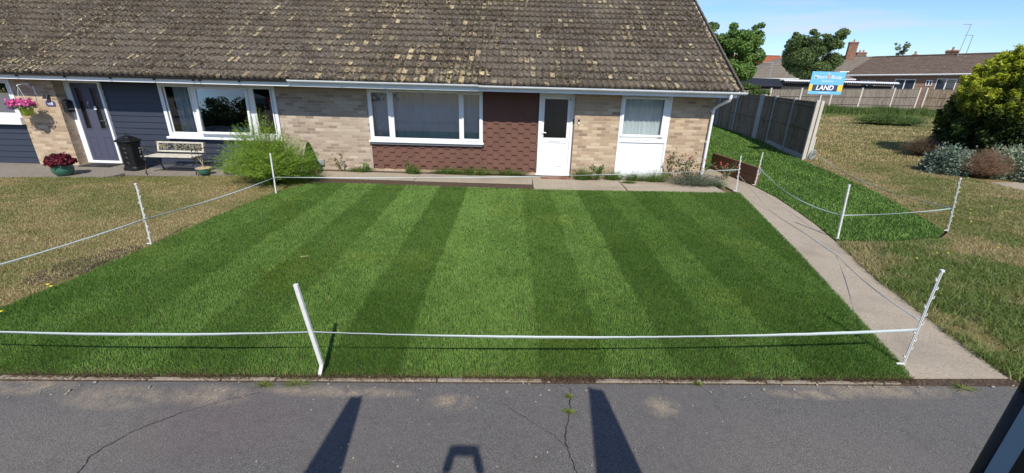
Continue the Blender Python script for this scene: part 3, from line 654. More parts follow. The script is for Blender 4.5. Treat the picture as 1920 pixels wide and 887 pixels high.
# ================================================================== ROOF (real tiles)
EY, EZ, SL, RY = 10.30, 2.215, 0.615, 15.2       # eaves line and slope
def roof_tiles(name, x0, x1, parent, seed):
    r_ = np.random.RandomState(seed); pitch = .15; g = .297; ct = math.cos(math.atan(SL)); st_ = math.sin(math.atan(SL))
    nc = int((RY - EY) / ct / g) + 1; nu = int(round((x1 - x0) / pitch)); sub = 7
    prof = np.array([0, .024, .036, .024, .000, -.004, -.004]) ; fr = np.array([0, .07, .15, .23, .31, .55, .90])
    us = (np.arange(nu)[:, None] + fr[None]).ravel(); zz = np.tile(prof, nu); us = np.append(us, nu); zz = np.append(zz, 0.0)
    tile = (us // 2).astype(int).clip(0, nu // 2 - 1)
    Vs = []; Fs = []; UV = []; off = 0; m_ = len(us)
    for c_ in range(nc):
        j = (r_.rand(nu // 2 + 1) - .5)[tile] * .010; jt = (r_.rand(nu // 2 + 1) - .5)[tile] * .014
        s0 = c_ * g + jt; s1 = (c_ + 1) * g + .02
        xs = x0 + us * pitch; hb = zz + j + (r_.rand(m_) - .5) * .004
        rows = [(s0, hb + .004 - .022, .0), (s0, hb + .040, .04), (s0 + g * .5, hb + .020, .5), (np.full(m_, s1), zz + .004, .999)]
        for (s_, hh, vv) in rows:
            Y = EY + s_ * ct - hh * st_; Z = EZ + s_ * st_ + hh * ct
            Vs.append(np.c_[xs, Y, Z]); UV.append(np.c_[us + x0 / pitch + 1000, np.full(m_, c_ + vv)])
        i = np.arange(m_ - 1)
        for q in range(3):
            a = off + q * m_; Fs.append(np.stack([a + i, a + i + 1, a + m_ + i + 1, a + m_ + i], 1))
        off += 4 * m_
    o = np_mesh(name, np.concatenate(Vs), Fs, 'roof', parent, None, np.concatenate(UV))
    # back slope and under-structure
    b = MB(); yb = 2 * RY - EY
    b.prism([(EY + .05, EZ - .03), (RY, EZ + (RY - EY) * SL - .06), (yb - .05, EZ - .03), (yb - .05, EZ + .03), (RY + .02, EZ + (RY - EY) * SL + .05), (RY - .02, EZ + (RY - EY) * SL - .01), (EY + .08, EZ - .01)], x0, x1, 'x')
    bo = b.build('back_slope', 'roof_grey', o)
    # moss cushions
    nm = int((x1 - x0) * 95); mv = MB(); rr_ = random.Random(seed)
    for _ in range(nm * 3):
        X = rr_.uniform(x0 + .1, x1 - .1); s_ = rr_.uniform(.1, nc * g - .4)
        if fbm(np.array([X]), np.array([s_ * 1.6]), .9, 4)[0] + rr_.uniform(-.12, .12) < .53: continue
        row = int(s_ / g); s_ = row * g + (rr_.uniform(.0, .06) if rr_.random() < .6 else rr_.uniform(0, g))
        X = x0 + (int((X - x0) / pitch) + rr_.uniform(.30, 1.0)) * pitch
        rad = rr_.uniform(.014, .046); hh = .03; Y = EY + s_ * ct - hh * st_; Z = EZ + s_ * st_ + hh * ct - .012
        n0 = len(mv.v); k6 = 6
        vs_ = [(X, Y - rad * .5 * st_, Z + rad * .75)]
        for q in range(k6):
            t_ = q / k6 * 6.283; rq = rad * rr_.uniform(.7, 1.25)
            vs_.append((X + rq * math.cos(t_), Y + rq * math.sin(t_) * ct, Z + rq * math.sin(t_) * st_))
            vs_.append((X + rq * .75 * math.cos(t_), Y + rq * .7 * math.sin(t_) * ct - rad * .3 * st_, Z + rq * .7 * math.sin(t_) * st_ + rad * .5))
        fs_ = []
        for q in range(k6):
            a, b2 = 1 + 2 * q, 1 + 2 * ((q + 1) % k6); fs_ += [(a, b2, b2 + 1, a + 1), (a + 1, b2 + 1, 0)]
        mv.add(vs_, fs_)
    mo = mv.build('moss', 'mossm', o); mo['kind'] = 'stuff'
    return o
k = N('dark_moss'); P_ = k.coord(); k.bump(k.noise(P_, 120, 3), .8, .01)
M['mossm'] = k.set(k.mix(k.noise(P_, 6, 4, .7), (.016, .011, .007), (.085, .066, .036)), .95, spec=.05)

# ================================================================== HOUSES
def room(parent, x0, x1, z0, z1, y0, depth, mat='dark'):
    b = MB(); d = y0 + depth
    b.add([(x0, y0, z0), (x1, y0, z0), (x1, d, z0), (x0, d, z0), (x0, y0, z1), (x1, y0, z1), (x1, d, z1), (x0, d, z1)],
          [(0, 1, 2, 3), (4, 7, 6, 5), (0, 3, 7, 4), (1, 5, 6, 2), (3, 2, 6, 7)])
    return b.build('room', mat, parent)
def window(parent, x0, x1, z0, z1, Y, panes, fr=.075, sill=None, lead=None, label=None, glass='glass'):
    """panes: list of (px0,px1,pz0,pz1,sash,tilt)"""
    f = MB(); y0, y1 = Y - .012, Y + .055
    f.frame(x0, x1, z0, z1, y0, y1, fr)
    ed = sorted(panes)
    for a, b in zip(ed[:-1], ed[1:]):
        cx = (a[1] + b[0]) / 2; wd = max(.035, (b[0] - a[1]) / 2 - .03)
        f.box(cx - wd, cx + wd, y0 + .003, y1 - .003, z0 + fr, z1 - fr)
    w_ = f.build('window', 'upvc', parent, bevel=.006)
    if label: w_['label'] = label
    for (a, b, c_, d_, sash, tilt) in panes:
        s_ = MB(); sw = .052 if sash else .028
        mt = Matrix.Identity(4)
        if tilt: mt = Matrix.Translation((0, Y, d_ + sw)) @ Matrix.Rotation(-R(tilt), 4, 'X') @ Matrix.Translation((0, -Y, -(d_ + sw)))
        yy0, yy1 = (Y - .034, Y + .012) if sash else (Y - .022, Y + .01)
        for bx in [(a - sw, b + sw, d_, d_ + sw), (a - sw, b + sw, c_ - sw, c_), (a - sw, a, c_, d_), (b, b + sw, c_, d_)]:
            s_.box(bx[0], bx[1], yy0, yy1, bx[2], bx[3], mt)
        so = s_.build('sash', 'upvc', w_, bevel=.006)
        g_ = MB(); g_.add([mt @ Vector(v) for v in [(a - .004, Y - .004, c_ - .004), (b + .004, Y - .004, c_ - .004), (b + .004, Y - .004, d_ + .004), (a - .004, Y - .004, d_ + .004)]], [(0, 1, 2, 3)])
        g_.build('pane', glass, w_)
    if sill: s_ = MB(); s_.box(x0 - .03, x1 + .03, Y - .09, Y + .02, z0 - sill, z0); s_.build('sill', 'upvc', w_, bevel=.006)
    if lead: s_ = MB(); s_.box(x0 + .002, x1 - .002, Y - .045, Y + .01, z0 - (sill or 0) - lead, z0 - (sill or 0) - .002); s_.build('flashing', 'lead', w_, bevel=.003)
    return w_
def wavy(parent, name, mat, x0, x1, z0, z1, Y, amp=.02, per=.07, gather=0.0):
    n = int((x1 - x0) / .008); i = np.linspace(0, 1, n); nz = 9; V = []
    for j in range(nz):
        tz = j / (nz - 1); sc = 1 - gather * math.sin(tz * 3.14)
        X = x0 + (x1 - x0) * i * sc; Yv = Y + amp * np.sin(i * (x1 - x0) / per * 6.28 + np.sin(i * 17) * 1.3) * (0.7 + .3 * tz)
        V.append(np.c_[X, Yv, np.full(n, z0 + (z1 - z0) * tz)])
    F = []
    q = np.arange(n - 1)
    for j in range(nz - 1): F.append(np.stack([j * n + q, j * n + q + 1, (j + 1) * n + q + 1, (j + 1) * n + q], 1))
    return np_mesh(name, np.concatenate(V), F, mat, parent, smooth=True)
def weatherboard(parent, x0, x1, z0, z1, Y, pitch=.15):
    b = MB(); z = z0
    while z < z1 - .01:
        t_ = min(z + pitch, z1)
        b.prism([(Y - .032, z), (Y + .03, z), (Y + .03, t_ - .001), (Y - .012, t_ - .001), (Y - .014, t_ - .012), (Y - .030, z + .012)], x0, x1, 'x')
        z += pitch
    return b.build('weatherboarding', 'navy', parent)
def gutter(parent, x0, x1, mat, zt, r_=.055, joints=(), name='gutter', slope=0.0):
    """half-round gutter hung on the fascia"""
    n = 10; V = []; F = []; yc = EY - .012 ; b = MB()
    prof = [(yc - r_ * math.cos(t), -r_ * math.sin(t)) for t in [math.pi * i / n for i in range(n + 1)]]
    prof2 = [(yc - (r_ - .005) * math.cos(t), -(r_ - .005) * math.sin(t)) for t in [math.pi * i / n for i in range(n, -1, -1)]]
    poly = [(y, zt + z) for y, z in prof + prof2]
    b.prism(poly, x0, x1, 'x')
    for xe in (x0, x1 - .006): b.prism([(y, zt + z) for y, z in prof], xe, xe + .006, 'x')
    for j in joints:
        pr = [(yc - (r_ + .006) * math.cos(t), zt - (r_ + .006) * math.sin(t) + .004) for t in [math.pi * i / n for i in range(n + 1)]]
        pi_ = [(yc - (r_ + .0005) * math.cos(t), zt - (r_ + .0005) * math.sin(t) + .004) for t in [math.pi * i / n for i in range(n, -1, -1)]]
        b.prism(pr + pi_, j - .035, j + .035, 'x')
    return b.build(name, mat, parent, smooth=False)

# ---- right-hand bungalow (subject of the photograph)
H1 = thing('bungalow', 'buff brick bungalow with brown hexagon tile cladding and white half-glazed door', 'bungalow', (0, 11, 0))
def wall(parent, boxes, mat, name='wall', label=None):
    for bx in boxes:
        o = MB().box(*bx).build(name, mat, parent)
        if label: o['label'] = label
    return o
wall(H1, [(-5.925, -3.66, 11.0, 11.25, -.05, 2.16)], 'brickg', label='pinkish buff brick wall left of the wide window')
wall(H1, [(1.51, 2.565, 10.80, 11.05, -.05, 2.16), (3.79, 4.83, 10.80, 11.05, -.05, 2.16), (2.565, 3.79, 10.84, 11.05, -.05, -.02), (4.58, 4.83, 11.05, 20.0, -.05, 2.16)], 'brick', label='buff brick walls round the small window')
wall(H1, [(-3.66, .587, 11.0, 11.22, -.05, .055), (.587, 1.51, 11.02, 11.22, -.05, .02), (1.466, 1.51, 10.803, 11.0, -.05, 2.16)], 'brick')
wall(H1, [(-3.66, -.81, 11.03, 11.22, .055, .66), (-.81, .587, 11.03, 11.22, .055, 2.16)], 'hex', 'cladding_backing')
wall(H1, [(-5.25, 4.58, 20.0, 20.25, -.05, 2.16), (-3.66, 1.51, 11.06, 11.22, 2.06, 2.16)], 'brick')
gb = MB(); gb.prism([(10.85, 2.16), (19.6, 2.16), (RY, EZ + (RY - 10.85) * SL - .35)], 4.60, 4.80, 'x'); gb.build('gable', 'brick', H1)
# hexagon felt tiles: rows of tabs, each row lapping the one below
def hextiles(parent):
    b = MB(); wx, rz = .315, .111; r_ = random.Random(3)
    def clip(x0, x1, z0, z1):
        nrow = int((z1 - z0) / rz) + 2
        for row in range(nrow):
            zb = z0 + row * rz; off = (row % 2) * wx / 2
            for i in range(int(math.floor((x0 - wx) / wx)), int((x1 + wx) / wx) + 1):
                cx = i * wx + off; j = r_.uniform(-.003, .003)
                poly = [(cx - .062, zb + j), (cx + .062, zb + j), (cx + .097, zb + .095), (cx + .157, zb + .097), (cx + .157, zb + .215), (cx - .157, zb + .215), (cx - .157, zb + .097), (cx - .097, zb + .095)]
                poly = [(min(max(px, x0), x1), min(max(pz, z0), z1)) for px, pz in poly]
                if max(p[0] for p in poly) - min(p[0] for p in poly) < .02 or max(p[1] for p in poly) - min(p[1] for p in poly) < .02: continue
                n = len(poly); yt = lambda pz: 11.022 - .026 * (1 - min(1, max(0, (pz - zb) / .215)))
                vs = [(px, yt(pz), pz) for px, pz in poly] + [(px, 11.031, pz) for px, pz in poly]
                b.add(vs, [tuple(range(n))] + [(q, q + n, (q + 1) % n + n, (q + 1) % n) for q in range(n)])
    clip(-3.655, -.812, .06, .70); clip(-.808, .583, .06, 2.10)
    return b.build('hexagon_cladding', 'hex', parent)
hextiles(H1)
window(H1, -3.66, -.81, .80, 2.045, 10.985, [(-3.56, -3.165, .885, 1.955, True, 0), (-3.03, -1.40, .845, 1.99, False, 0), (-1.285, -.895, .885, 1.955, True, 0)], .07, .045, .055, 'wide three-light white window with grey net curtains', 'glasst')
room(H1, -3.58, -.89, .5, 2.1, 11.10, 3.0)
wavy(H1, 'curtain', 'net', -3.58, -.89, .75, 2.05, 11.14, .012, .11)
# front door
dr = MB(); dr.frame(.588, 1.465, .035, 2.05, 10.955, 11.02, .085, .05); dro = dr.build('door', 'upvc', H1, bevel=.006)
dro['label'] = 'white half-glazed front door with two raised lower panels'
lf_ = MB(); lx0, lx1 = .676, 1.377
lf_.box(lx0, .725, 10.975, 11.015, .09, 1.96); lf_.box(1.300, lx1, 10.975, 11.015, .09, 1.96); lf_.box(.725, 1.300, 10.975, 11.015, 1.905, 1.96); lf_.box(.725, 1.300, 10.975, 11.015, .84, .965); lf_.box(.725, 1.300, 10.975, 11.015, .09, .15); lf_.box(.725, 1.300, 10.985, 11.010, .15, .84)
lf_.build('door_leaf', 'upvc', dro, bevel=.005)
pn = MB()
for a, b in ((.775, .965), (1.06, 1.25)):
    pn.frame(a, b, .25, .74, 10.972, 10.986, .022); pn.box(a + .035, b - .035, 10.976, 10.986, .285, .705)
pn.build('raised_panel', 'upvc', dro, bevel=.004)
MB().add([(.72, 10.985, .96), (1.305, 10.985, .96), (1.305, 10.985, 1.91), (.72, 10.985, 1.91)], [(0, 1, 2, 3)]).build('pane', 'glassd', dro)
h_ = MB(); h_.box(.690, .712, 10.955, 10.976, .98, 1.12); h_.box(.690, .79, 10.925, 10.945, 1.085, 1.105); h_.box(.693, .709, 10.94, 10.96, 1.085, 1.105); h_.build('handle', 'upvc', dro, bevel=.004)
MB().box(.86, 1.16, 10.962, 10.977, .875, .915).build('letterbox', 'upvc', dro, bevel=.006)
MB().box(1.325, 1.35, 10.966, 10.977, 1.88, 1.93).build('sticker', 'lead', dro)
MB().box(.56, 1.475, 10.90, 11.02, .015, .035).build('threshold', 'upvc', dro, bevel=.005)
st_b = MB(); st_b.box(.70, 1.42, 10.52, 10.80, -.03, .045); st_b.box(.70, 1.42, 10.50, 10.525, .0, .04)
st_b.build('doorstep', 'redbrick', H1, bevel=.006)
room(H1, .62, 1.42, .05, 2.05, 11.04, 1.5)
# small window over a white infill panel
w2 = window(H1, 2.565, 3.79, .985, 2.05, 10.79, [(2.655, 3.60, 1.125, 1.965, True, 0)], .055, None, None, 'small white window with white net curtain')
MB().box(3.655, 3.732, 10.772, 10.835, 1.045, 1.99).build('frame_filler', 'upvc', w2, bevel=.004)
w2p = MB(); w2p.frame(2.565, 3.79, -.015, .98, 10.775, 10.845, .05); w2p.box(2.615, 3.74, 10.80, 10.83, .035, .93); w2p.build('infill_panel', 'upvc', H1, bevel=.005)['label'] = 'plain white panel beneath the small window'
MB().box(2.55, 3.81, 10.74, 10.80, -.035, -.016).build('sill', 'upvc', H1, bevel=.004)
room(H1, 2.62, 3.74, .9, 2.0, 10.87, 2.6)
wavy(H1, 'curtain', 'netw', 2.62, 3.72, 1.0, 2.0, 10.90, .015, .10)
# doorbell camera, jamb cover
db = MB(); db.box(1.545, 1.592, 10.775, 10.80, 1.33, 1.46); dbo = db.build('doorbell', 'black', H1, bevel=.01)
MB().box(1.550, 1.587, 10.768, 10.776, 1.335, 1.395).build('button_plate', 'upvc2', dbo, bevel=.006)
MB().box(1.440, 1.466, 10.93, 10.956, 1.34, 1.44).build('chime_bracket', 'black', H1, bevel=.004)
# meter box, fascia, gutter, downpipe
mbx = MB(); mbx.box(-5.14, -4.93, 10.94, 10.998, .12, .265); mbx.build('vent_cover', 'lead', H1, bevel=.01)['label'] = 'small grey vent box low on the brick wall'
b = MB(); b.box(-5.25, 5.10, EY + .035, EY + .055, 2.062, 2.195); b.build('fascia', 'upvc2', H1, bevel=.003)
b = MB(); b.box(-5.25, 4.83, EY + .055, 11.0, 2.085, 2.10); b.box(4.83, 5.10, EY + .055, 19.8, 2.085, 2.10); b.build('soffit', 'soffit', H1)
g1 = gutter(H1, -5.22, -.86, 'upvc2', 2.205, .056, [-5.18, -4.0, -3.0, -2.05, -1.0])
g2 = gutter(H1, -.86, 5.28, 'upvc2', 2.190, .058, [-.82, .2, 1.1, 2.0, 2.75, 3.1, 4.0, 4.9])
dp = MB(); dp.tube([(4.93, 10.29, 2.14), (4.93, 10.29, 2.05), (4.925, 10.32, 2.0), (4.85, 10.66, 1.87), (4.80, 10.72, 1.80), (4.79, 10.735, 1.74), (4.79, 10.735, .02)], .034, 12)
for z in (1.74, 1.0, .25): dp.box(4.745, 4.835, 10.74, 10.80, z - .02, z + .02)
dpo = dp.build('downpipe', 'upvc', H1, smooth=False)
rf1 = roof_tiles('roof', -5.24, 5.17, H1, 5)
vb = MB()
ct_ = math.cos(math.atan(SL)); nrm = Vector((0, -math.sin(math.atan(SL)), ct_))
for i in range(16):
    s0 = i * .36; y0, z0 = EY + s0 * ct_, EZ + s0 * math.sin(math.atan(SL)); y1, z1 = EY + (s0 + .37) * ct_, EZ + (s0 + .37) * math.sin(math.atan(SL))
    if y1 > RY: break
    vb.add([(x_, y, z + h_v) for (y, z) in ((y0, z0 + .012), (y1, z1 - .0)) for x_, h_v in ((5.155, -.10), (5.20, -.10), (5.20, .045), (5.155, .045))], [(0, 1, 2, 3), (4, 7, 6, 5), (0, 4, 5, 1), (1, 5, 6, 2), (2, 6, 7, 3), (3, 7, 4, 0)])
vb.build('verge', 'roof_grey', H1)
b = MB(); b.prism([(EY + .05, EZ - .13), (RY, EZ + (RY - EY) * SL - .10), (RY, EZ + (RY - EY) * SL), (EY + .05, EZ - .02)], 5.125, 5.152, 'x'); b.build('bargeboard', 'upvc2', H1)

# ---- attached left-hand bungalow
H2 = thing('bungalow', 'attached bungalow with navy weatherboarding, slate-blue door and black gutter', 'bungalow', (-10, 11, 0))
wall(H2, [(-12.10, -11.10, 10.70, 11.02, -.05, 2.16), (-11.35, -11.10, 11.02, 11.2, -.05, 2.16)], 'brick', label='buff brick pier beside the slate-blue door')
wall(H2, [(-16.5, -12.10, 10.78, 10.95, -.05, .98), (-16.5, -14.6, 10.70, 10.95, .98, 2.16), (-10.21, -8.80, 11.06, 11.22, -.05, 2.16), (-8.80, -5.925, 11.06, 11.22, -.05, .66), (-16.5, -5.25, 20.0, 20.25, -.05, 2.16), (-16.75, -16.5, 10.7, 20.25, -.05, 2.16), (-11.10, -10.21, 11.06, 11.22, 2.06, 2.16)], 'brick')
wall(H2, [(-10.20, -5.93, 11.02, 11.06, -.04, .035), (-16.5, -12.11, 10.75, 10.78, -.04, .02)], 'brick', 'brick_plinth')
weatherboard(H2, -10.205, -8.805, .035, 2.14, 11.03); weatherboard(H2, -8.805, -5.928, .035, .72, 11.03); weatherboard(H2, -16.5, -12.105, .02, .98, 10.745)
window(H2, -8.805, -5.935, .76, 2.045, 10.985, [(-8.64, -8.06, .87, 1.955, False, 0), (-7.87, -6.66, .90, 1.925, True, 4.6), (-6.46, -6.06, .88, 1.955, False, 0)], .085, .055, None, 'white three-light window with the middle light ajar')
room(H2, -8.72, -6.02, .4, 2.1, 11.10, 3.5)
wavy(H2, 'curtain', 'curtain', -8.62, -8.12, .7, 2.02, 11.20, .03, .085, gather=.0)
MB().box(-8.2, -7.2, 11.7, 12.4, .35, .9).build('sofa', 'cushion', H2, bevel=.12, seg=4)
window(H2, -14.6, -12.11, 1.16, 2.045, 10.69, [(-14.4, -13.5, 1.26, 1.95, False, 0), (-13.3, -12.21, 1.26, 1.95, False, 0)], .07, .17, None, 'white window left of the brick pier')
room(H2, -14.5, -12.2, .9, 2.1, 10.80, 3.0)
# slate-blue door
dr = MB(); dr.box(-11.098, -10.965, 10.95, 11.03, .02, 2.05); dr.box(-10.265, -10.212, 10.95, 11.03, .02, 2.05); dr.box(-10.965, -10.265, 10.95, 11.03, 1.985, 2.05); dr.box(-10.965, -10.265, 10.95, 11.03, .02, .085)
dro = dr.build('door', 'upvc', H2, bevel=.006); dro['label'] = 'slate-blue front door with two narrow glazed strips'
lf_ = MB(); gx = [(-10.865, -10.735), (-10.495, -10.365)]; a0, a1 = -10.96, -10.27; yy = (10.97, 11.01)
lf_.box(a0, a1, *yy, .09, .90); lf_.box(a0, a1, *yy, 1.87, 1.98)
for xa, xb in [(a0, gx[0][0]), (gx[0][1], gx[1][0]), (gx[1][1], a1)]: lf_.box(xa, xb, *yy, .90, 1.87)
for a, b in ((-10.89, -10.70), (-10.53, -10.34)): lf_.frame(a, b, .18, .70, 10.962, 10.972, .02)
for a, b in gx: lf_.frame(a - .02, b + .02, .88, 1.89, 10.96, 10.972, .02)
lf_.build('door_leaf', 'slate', dro, bevel=.004)
for a, b in gx:
    MB().add([(a, 10.985, .90), (b, 10.985, .90), (b, 10.985, 1.87), (a, 10.985, 1.87)], [(0, 1, 2, 3)]).build('pane', 'glassd', dro)
h_ = MB(); h_.box(-10.33, -10.30, 10.94, 10.962, .98, 1.16); h_.box(-10.42, -10.305, 10.915, 10.935, 1.09, 1.108); h_.build('handle', 'chrome', dro, bevel=.004)
h_ = MB(); h_.tube([(-10.615, 10.955, 1.55), (-10.64, 10.945, 1.50), (-10.615, 10.935, 1.42), (-10.59, 10.945, 1.50), (-10.615, 10.955, 1.55)], .007, 6); h_.build('knocker', 'chrome', dro)
MB().box(-10.52, -10.46, 10.955, 10.962, 1.36, 1.44).build('notice', 'white', dro)
room(H2, -11.05, -10.25, .05, 2.05, 11.04, 1.5)
# fittings on the pier
mb_ = MB(); mb_.prism([(10.76, 1.30), (10.95, 1.30), (10.95, 1.56), (10.86, 1.60), (10.76, 1.55)], -11.098, -10.99, 'x')
mo_ = mb_.build('letterbox', 'black', H2, bevel=.012); mo_['label'] = 'black wall letterbox beside the door'
MB().box(-10.992, -10.986, 10.80, 10.91, 1.36, 1.385).build('slot_plate', 'lead', mo_)
lm = MB(); lm.prism([(10.60, 1.62), (10.70, 1.60), (10.70, 1.70), (10.64, 1.71)], -11.36, -11.25, 'x'); lm.build('wall_light', 'black', H2, bevel=.008)
MB().box(-11.345, -11.265, 10.605, 10.66, 1.604, 1.614).build('light_lens', 'upvc2', H2)
pq = MB(); pq.prism([(-11.385, 1.44), (-11.20, 1.44), (-11.18, 1.46), (-11.18, 1.54), (-11.20, 1.56), (-11.385, 1.56), (-11.405, 1.54), (-11.405, 1.46)], 10.685, 10.70); pqo = pq.build('number_plaque', 'plaque', H2, bevel=.004)
def text(s_, loc, size, mat, parent, rot=(R(90), 0, 0), extrude=.001, shear=0.0, sx=1.0, align='CENTER', name='lettering', bold=0.0):
    cu = bpy.data.curves.new(name, 'FONT'); cu.body = s_; cu.size = size; cu.extrude = extrude; cu.align_x = align; cu.align_y = 'CENTER'; cu.shear = shear; cu.offset = bold
    tmp = bpy.data.objects.new('tmp', cu); COL.objects.link(tmp); dg = bpy.context.evaluated_depsgraph_get()
    me = bpy.data.meshes.new_from_object(tmp.evaluated_get(dg)); bpy.data.objects.remove(tmp); bpy.data.curves.remove(cu)
    me.materials.clear(); me.materials.append(M[mat]); o = bpy.data.objects.new(name, me); COL.objects.link(o); o.parent = parent
    o.location = Vector(loc) - ROOT[parent.name]; o.rotation_euler = rot; o.scale = (sx, 1, 1); ROOT[o.name] = ROOT[parent.name]; return o
text('108', (-11.293, 10.683, 1.50), .095, 'white', pqo, bold=.001)
b = MB(); b.box(-11.80, -11.62, 10.66, 10.70, 1.93, 1.975); b.build('security_light', 'upvc2', H2, bevel=.008)
# fascia and black gutter
b = MB(); b.box(-16.8, -5.252, EY + .035, EY + .055, 2.062, 2.185); b.build('fascia', 'upvc', H2, bevel=.003)
b = MB(); b.box(-16.8, -5.252, EY + .055, 11.0, 2.085, 2.10); b.build('soffit', 'soffit', H2)
g = gutter(H2, -16.8, -5.23, 'black', 2.198, .046, [])
for xx in [-14.2, -13.2, -12.3, -11.45, -10.35, -9.3, -8.3, -7.4, -7.25, -6.35]: MB().box(xx - .012, xx + .012, EY - .02, EY + .034, 2.12, 2.155).build('gutter_bracket', 'black', H2)
roof_tiles('roof', -16.8, -5.24, H2, 9)

# ================================================================== FENCE STAKES AND TAPE
def lug_stake(label, loc, hgt, lean=(0, 0), rz=0.0, src=None):
    t_ = thing('fence_stake', label, 'fence stake', loc, rz, 'white electric-fence stakes round the new turf', local=True)
    b = MB(); b.box(-.011, .011, -.004, .004, 0, hgt); b.box(-.004, .004, -.011, .011, 0, hgt); b.box(-.014, .014, -.012, .012, hgt - .015, hgt + .004)
    z = .10; i = 0
    lg = b
    while z < hgt - .04:
        s_ = 1 if i % 3 else -1
        lg.box(.011, .026, -.006, .006, z, z + .007) if s_ > 0 else lg.box(-.026, -.011, -.006, .006, z, z + .007)
        lg.box(.021, .028, -.006, .006, z + .007, z + .026) if s_ > 0 else lg.box(-.028, -.021, -.006, .006, z + .007, z + .026)
        z += .088; i += 1
    lg.build('notched_shaft', 'stake', t_, bevel=.0015)
    f = MB(); f.box(-.065, .012, -.009, .009, .022, .034); f.build('foot_tread', 'stake', t_, bevel=.003)
    f = MB(); f.tube([(0, 0, .0), (0, 0, -.10)], [.004, .001], 6); f.build('spike', 'chrome', t_)
    t_.rotation_euler = (lean[1], lean[0], rz); return t_
def square_stake(label, loc, hgt, lean=(0, 0), kink=False, w=.016):
    t_ = thing('fence_stake', label, 'fence stake', loc, 0, 'white electric-fence stakes round the new turf', local=True)
    b = MB(); b.box(-w, w, -w * .8, w * .8, .10 if kink else 0.0, hgt)
    for q in (-1, 1): b.box(q * w * .55 - .0025, q * w * .55 + .0025, -w * .8 - .003, -w * .8 + .001, .12, hgt - .01)
    b.build('shaft', 'stake', t_, bevel=.003)
    if kink:
        b = MB(); b.add([(-w, -w * .8, .10), (w, -w * .8, .10), (w, w * .8, .10), (-w, w * .8, .10), (-w - .035, -w * .8 - .02, 0), (w - .035, -w * .8 - .02, 0), (w - .035, w * .8 - .02, 0), (-w - .035, w * .8 - .02, 0)], [(0, 1, 2, 3), (4, 7, 6, 5), (0, 4, 5, 1), (1, 5, 6, 2), (2, 6, 7, 3), (3, 7, 4, 0)])
        b.build('bent_foot', 'stake', t_, bevel=.003)
    else: MB().box(-.028, .022, -.012, .012, .0, .012).build('foot_tread', 'stake', t_, bevel=.003)
    t_.rotation_euler = (lean[1], lean[0], 0); return t_
square_stake('square white stake with a kinked foot at the kerb edge of the striped lawn', (-1.575, 2.975, 0), .88, (R(-6.5), R(2)), True)
lug_stake('notched white stake on the parched grass left of the lawn', (-5.22, 5.66, 0), .91, (R(1.5), R(-1)))
square_stake('slim white stake in front of the feathery green shrub', (-4.94, 8.56, 0), .84, (R(1.5), 0), w=.013)
lug_stake('notched white stake where the lawn, house path and side path meet', (5.22, 9.74, 0), .84, (R(-4), R(0)))
lug_stake('notched white stake against the end of the brown timber bed edge', (6.02, 10.42, 0), .83, (R(-1), R(3)))
square_stake('plain white stake on the side turf next to the curved path edge', (5.47, 6.72, 0), .93, (R(-5), 0), w=.014)
lug_stake('notched white stake on the rough grass at the outer corner of the side turf', (7.74, 7.17, .03), .98, (R(-11), R(2)))
lug_stake('tall notched white stake beside the path at the road edge', (3.66, 3.30, 0), .99, (R(-1.5), R(1)))
lug_stake('notched white stake at the front left corner of the lawn, out past the picture edge', (-5.45, 2.9, 0), .9, (0, 0))

def tape(name, label, pts, sags, w=.020, twist=1.0, seed=1, parent=None, per=30):
    r_ = random.Random(seed); V = []; ph = r_.random() * 6
    allp = []
    for (a, b), s_ in zip(zip(pts[:-1], pts[1:]), sags):
        a = Vector(a); b = Vector(b); n = max(6, int((b - a).length * per / 3))
        for i in range(n + (1 if b == Vector(pts[-1]) else 0)):
            t_ = i / n; p = a.lerp(b, t_); p.z -= 4 * s_ * t_ * (1 - t_); p += Vector((0, 0, r_.uniform(-.0015, .0015))); allp.append(p)
    for i, p in enumerate(allp):
        d = (allp[min(i + 1, len(allp) - 1)] - allp[max(i - 1, 0)]).normalized(); side = d.cross(Vector((0, 0, 1))).normalized()
        ang = twist * (0.55 * math.sin(i * .21 + ph) + .4 * math.sin(i * .067 + ph * 2)); up = Vector((0, 0, 1)) * math.cos(ang) + side * math.sin(ang)
        V += [p - up * w / 2, p + up * w / 2]
    mb = MB(); mb.add(V, [(2 * i, 2 * i + 1, 2 * i + 3, 2 * i + 2) for i in range(len(allp) - 1)])
    o = mb.build(name, 'tape', parent, smooth=True)
    sm = o.modifiers.new('solid', 'SOLIDIFY'); sm.thickness = .0015
    if parent is None: tag(o, label, 'tape', 'white electric-fence tape strung between the stakes')
    return o
tape('fence_tape', 'long white tape strung across the front of the striped lawn above the kerb', [(-5.45, 2.88, .43), (-1.60, 2.965, .425), (3.66, 3.29, .40)], [.05, .065], .025, .5, 2)
tape('fence_tape', 'white tape running back over the parched grass to the feathery shrub', [(-5.45, 2.88, .53), (-5.20, 5.66, .40), (-4.93, 8.56, .335)], [.03, .035], .017, 1.3, 3)
tape('fence_tape', 'white tape stretched low along the house side of the lawn', [(-4.93, 8.56, .345), (5.17, 9.74, .525)], [.075], .018, .8, 4)
tape('fence_tape', 'slack pale tape sagging along the concrete side path to the road', [(5.17, 9.74, .43), (5.20, 8.3, .012), (4.95, 6.0, .006), (3.66, 3.32, .48)], [.0, .0, .05], .012, 1.3, 5)
tape('fence_tape', 'white tape looping round the corner of the side turf from the timber bed', [(6.02, 10.42, .47), (5.42, 6.72, .41), (7.64, 7.17, .45)], [.17, .03], .018, 1.0, 6)
tape('fence_tape', 'white tape drooping from the coil at the fence end to the outer corner stake', [(9.94, 14.30, .30), (7.64, 7.17, .46)], [.22], .016, 1.0, 7)
cl_ = MB()
rc = random.Random(4)
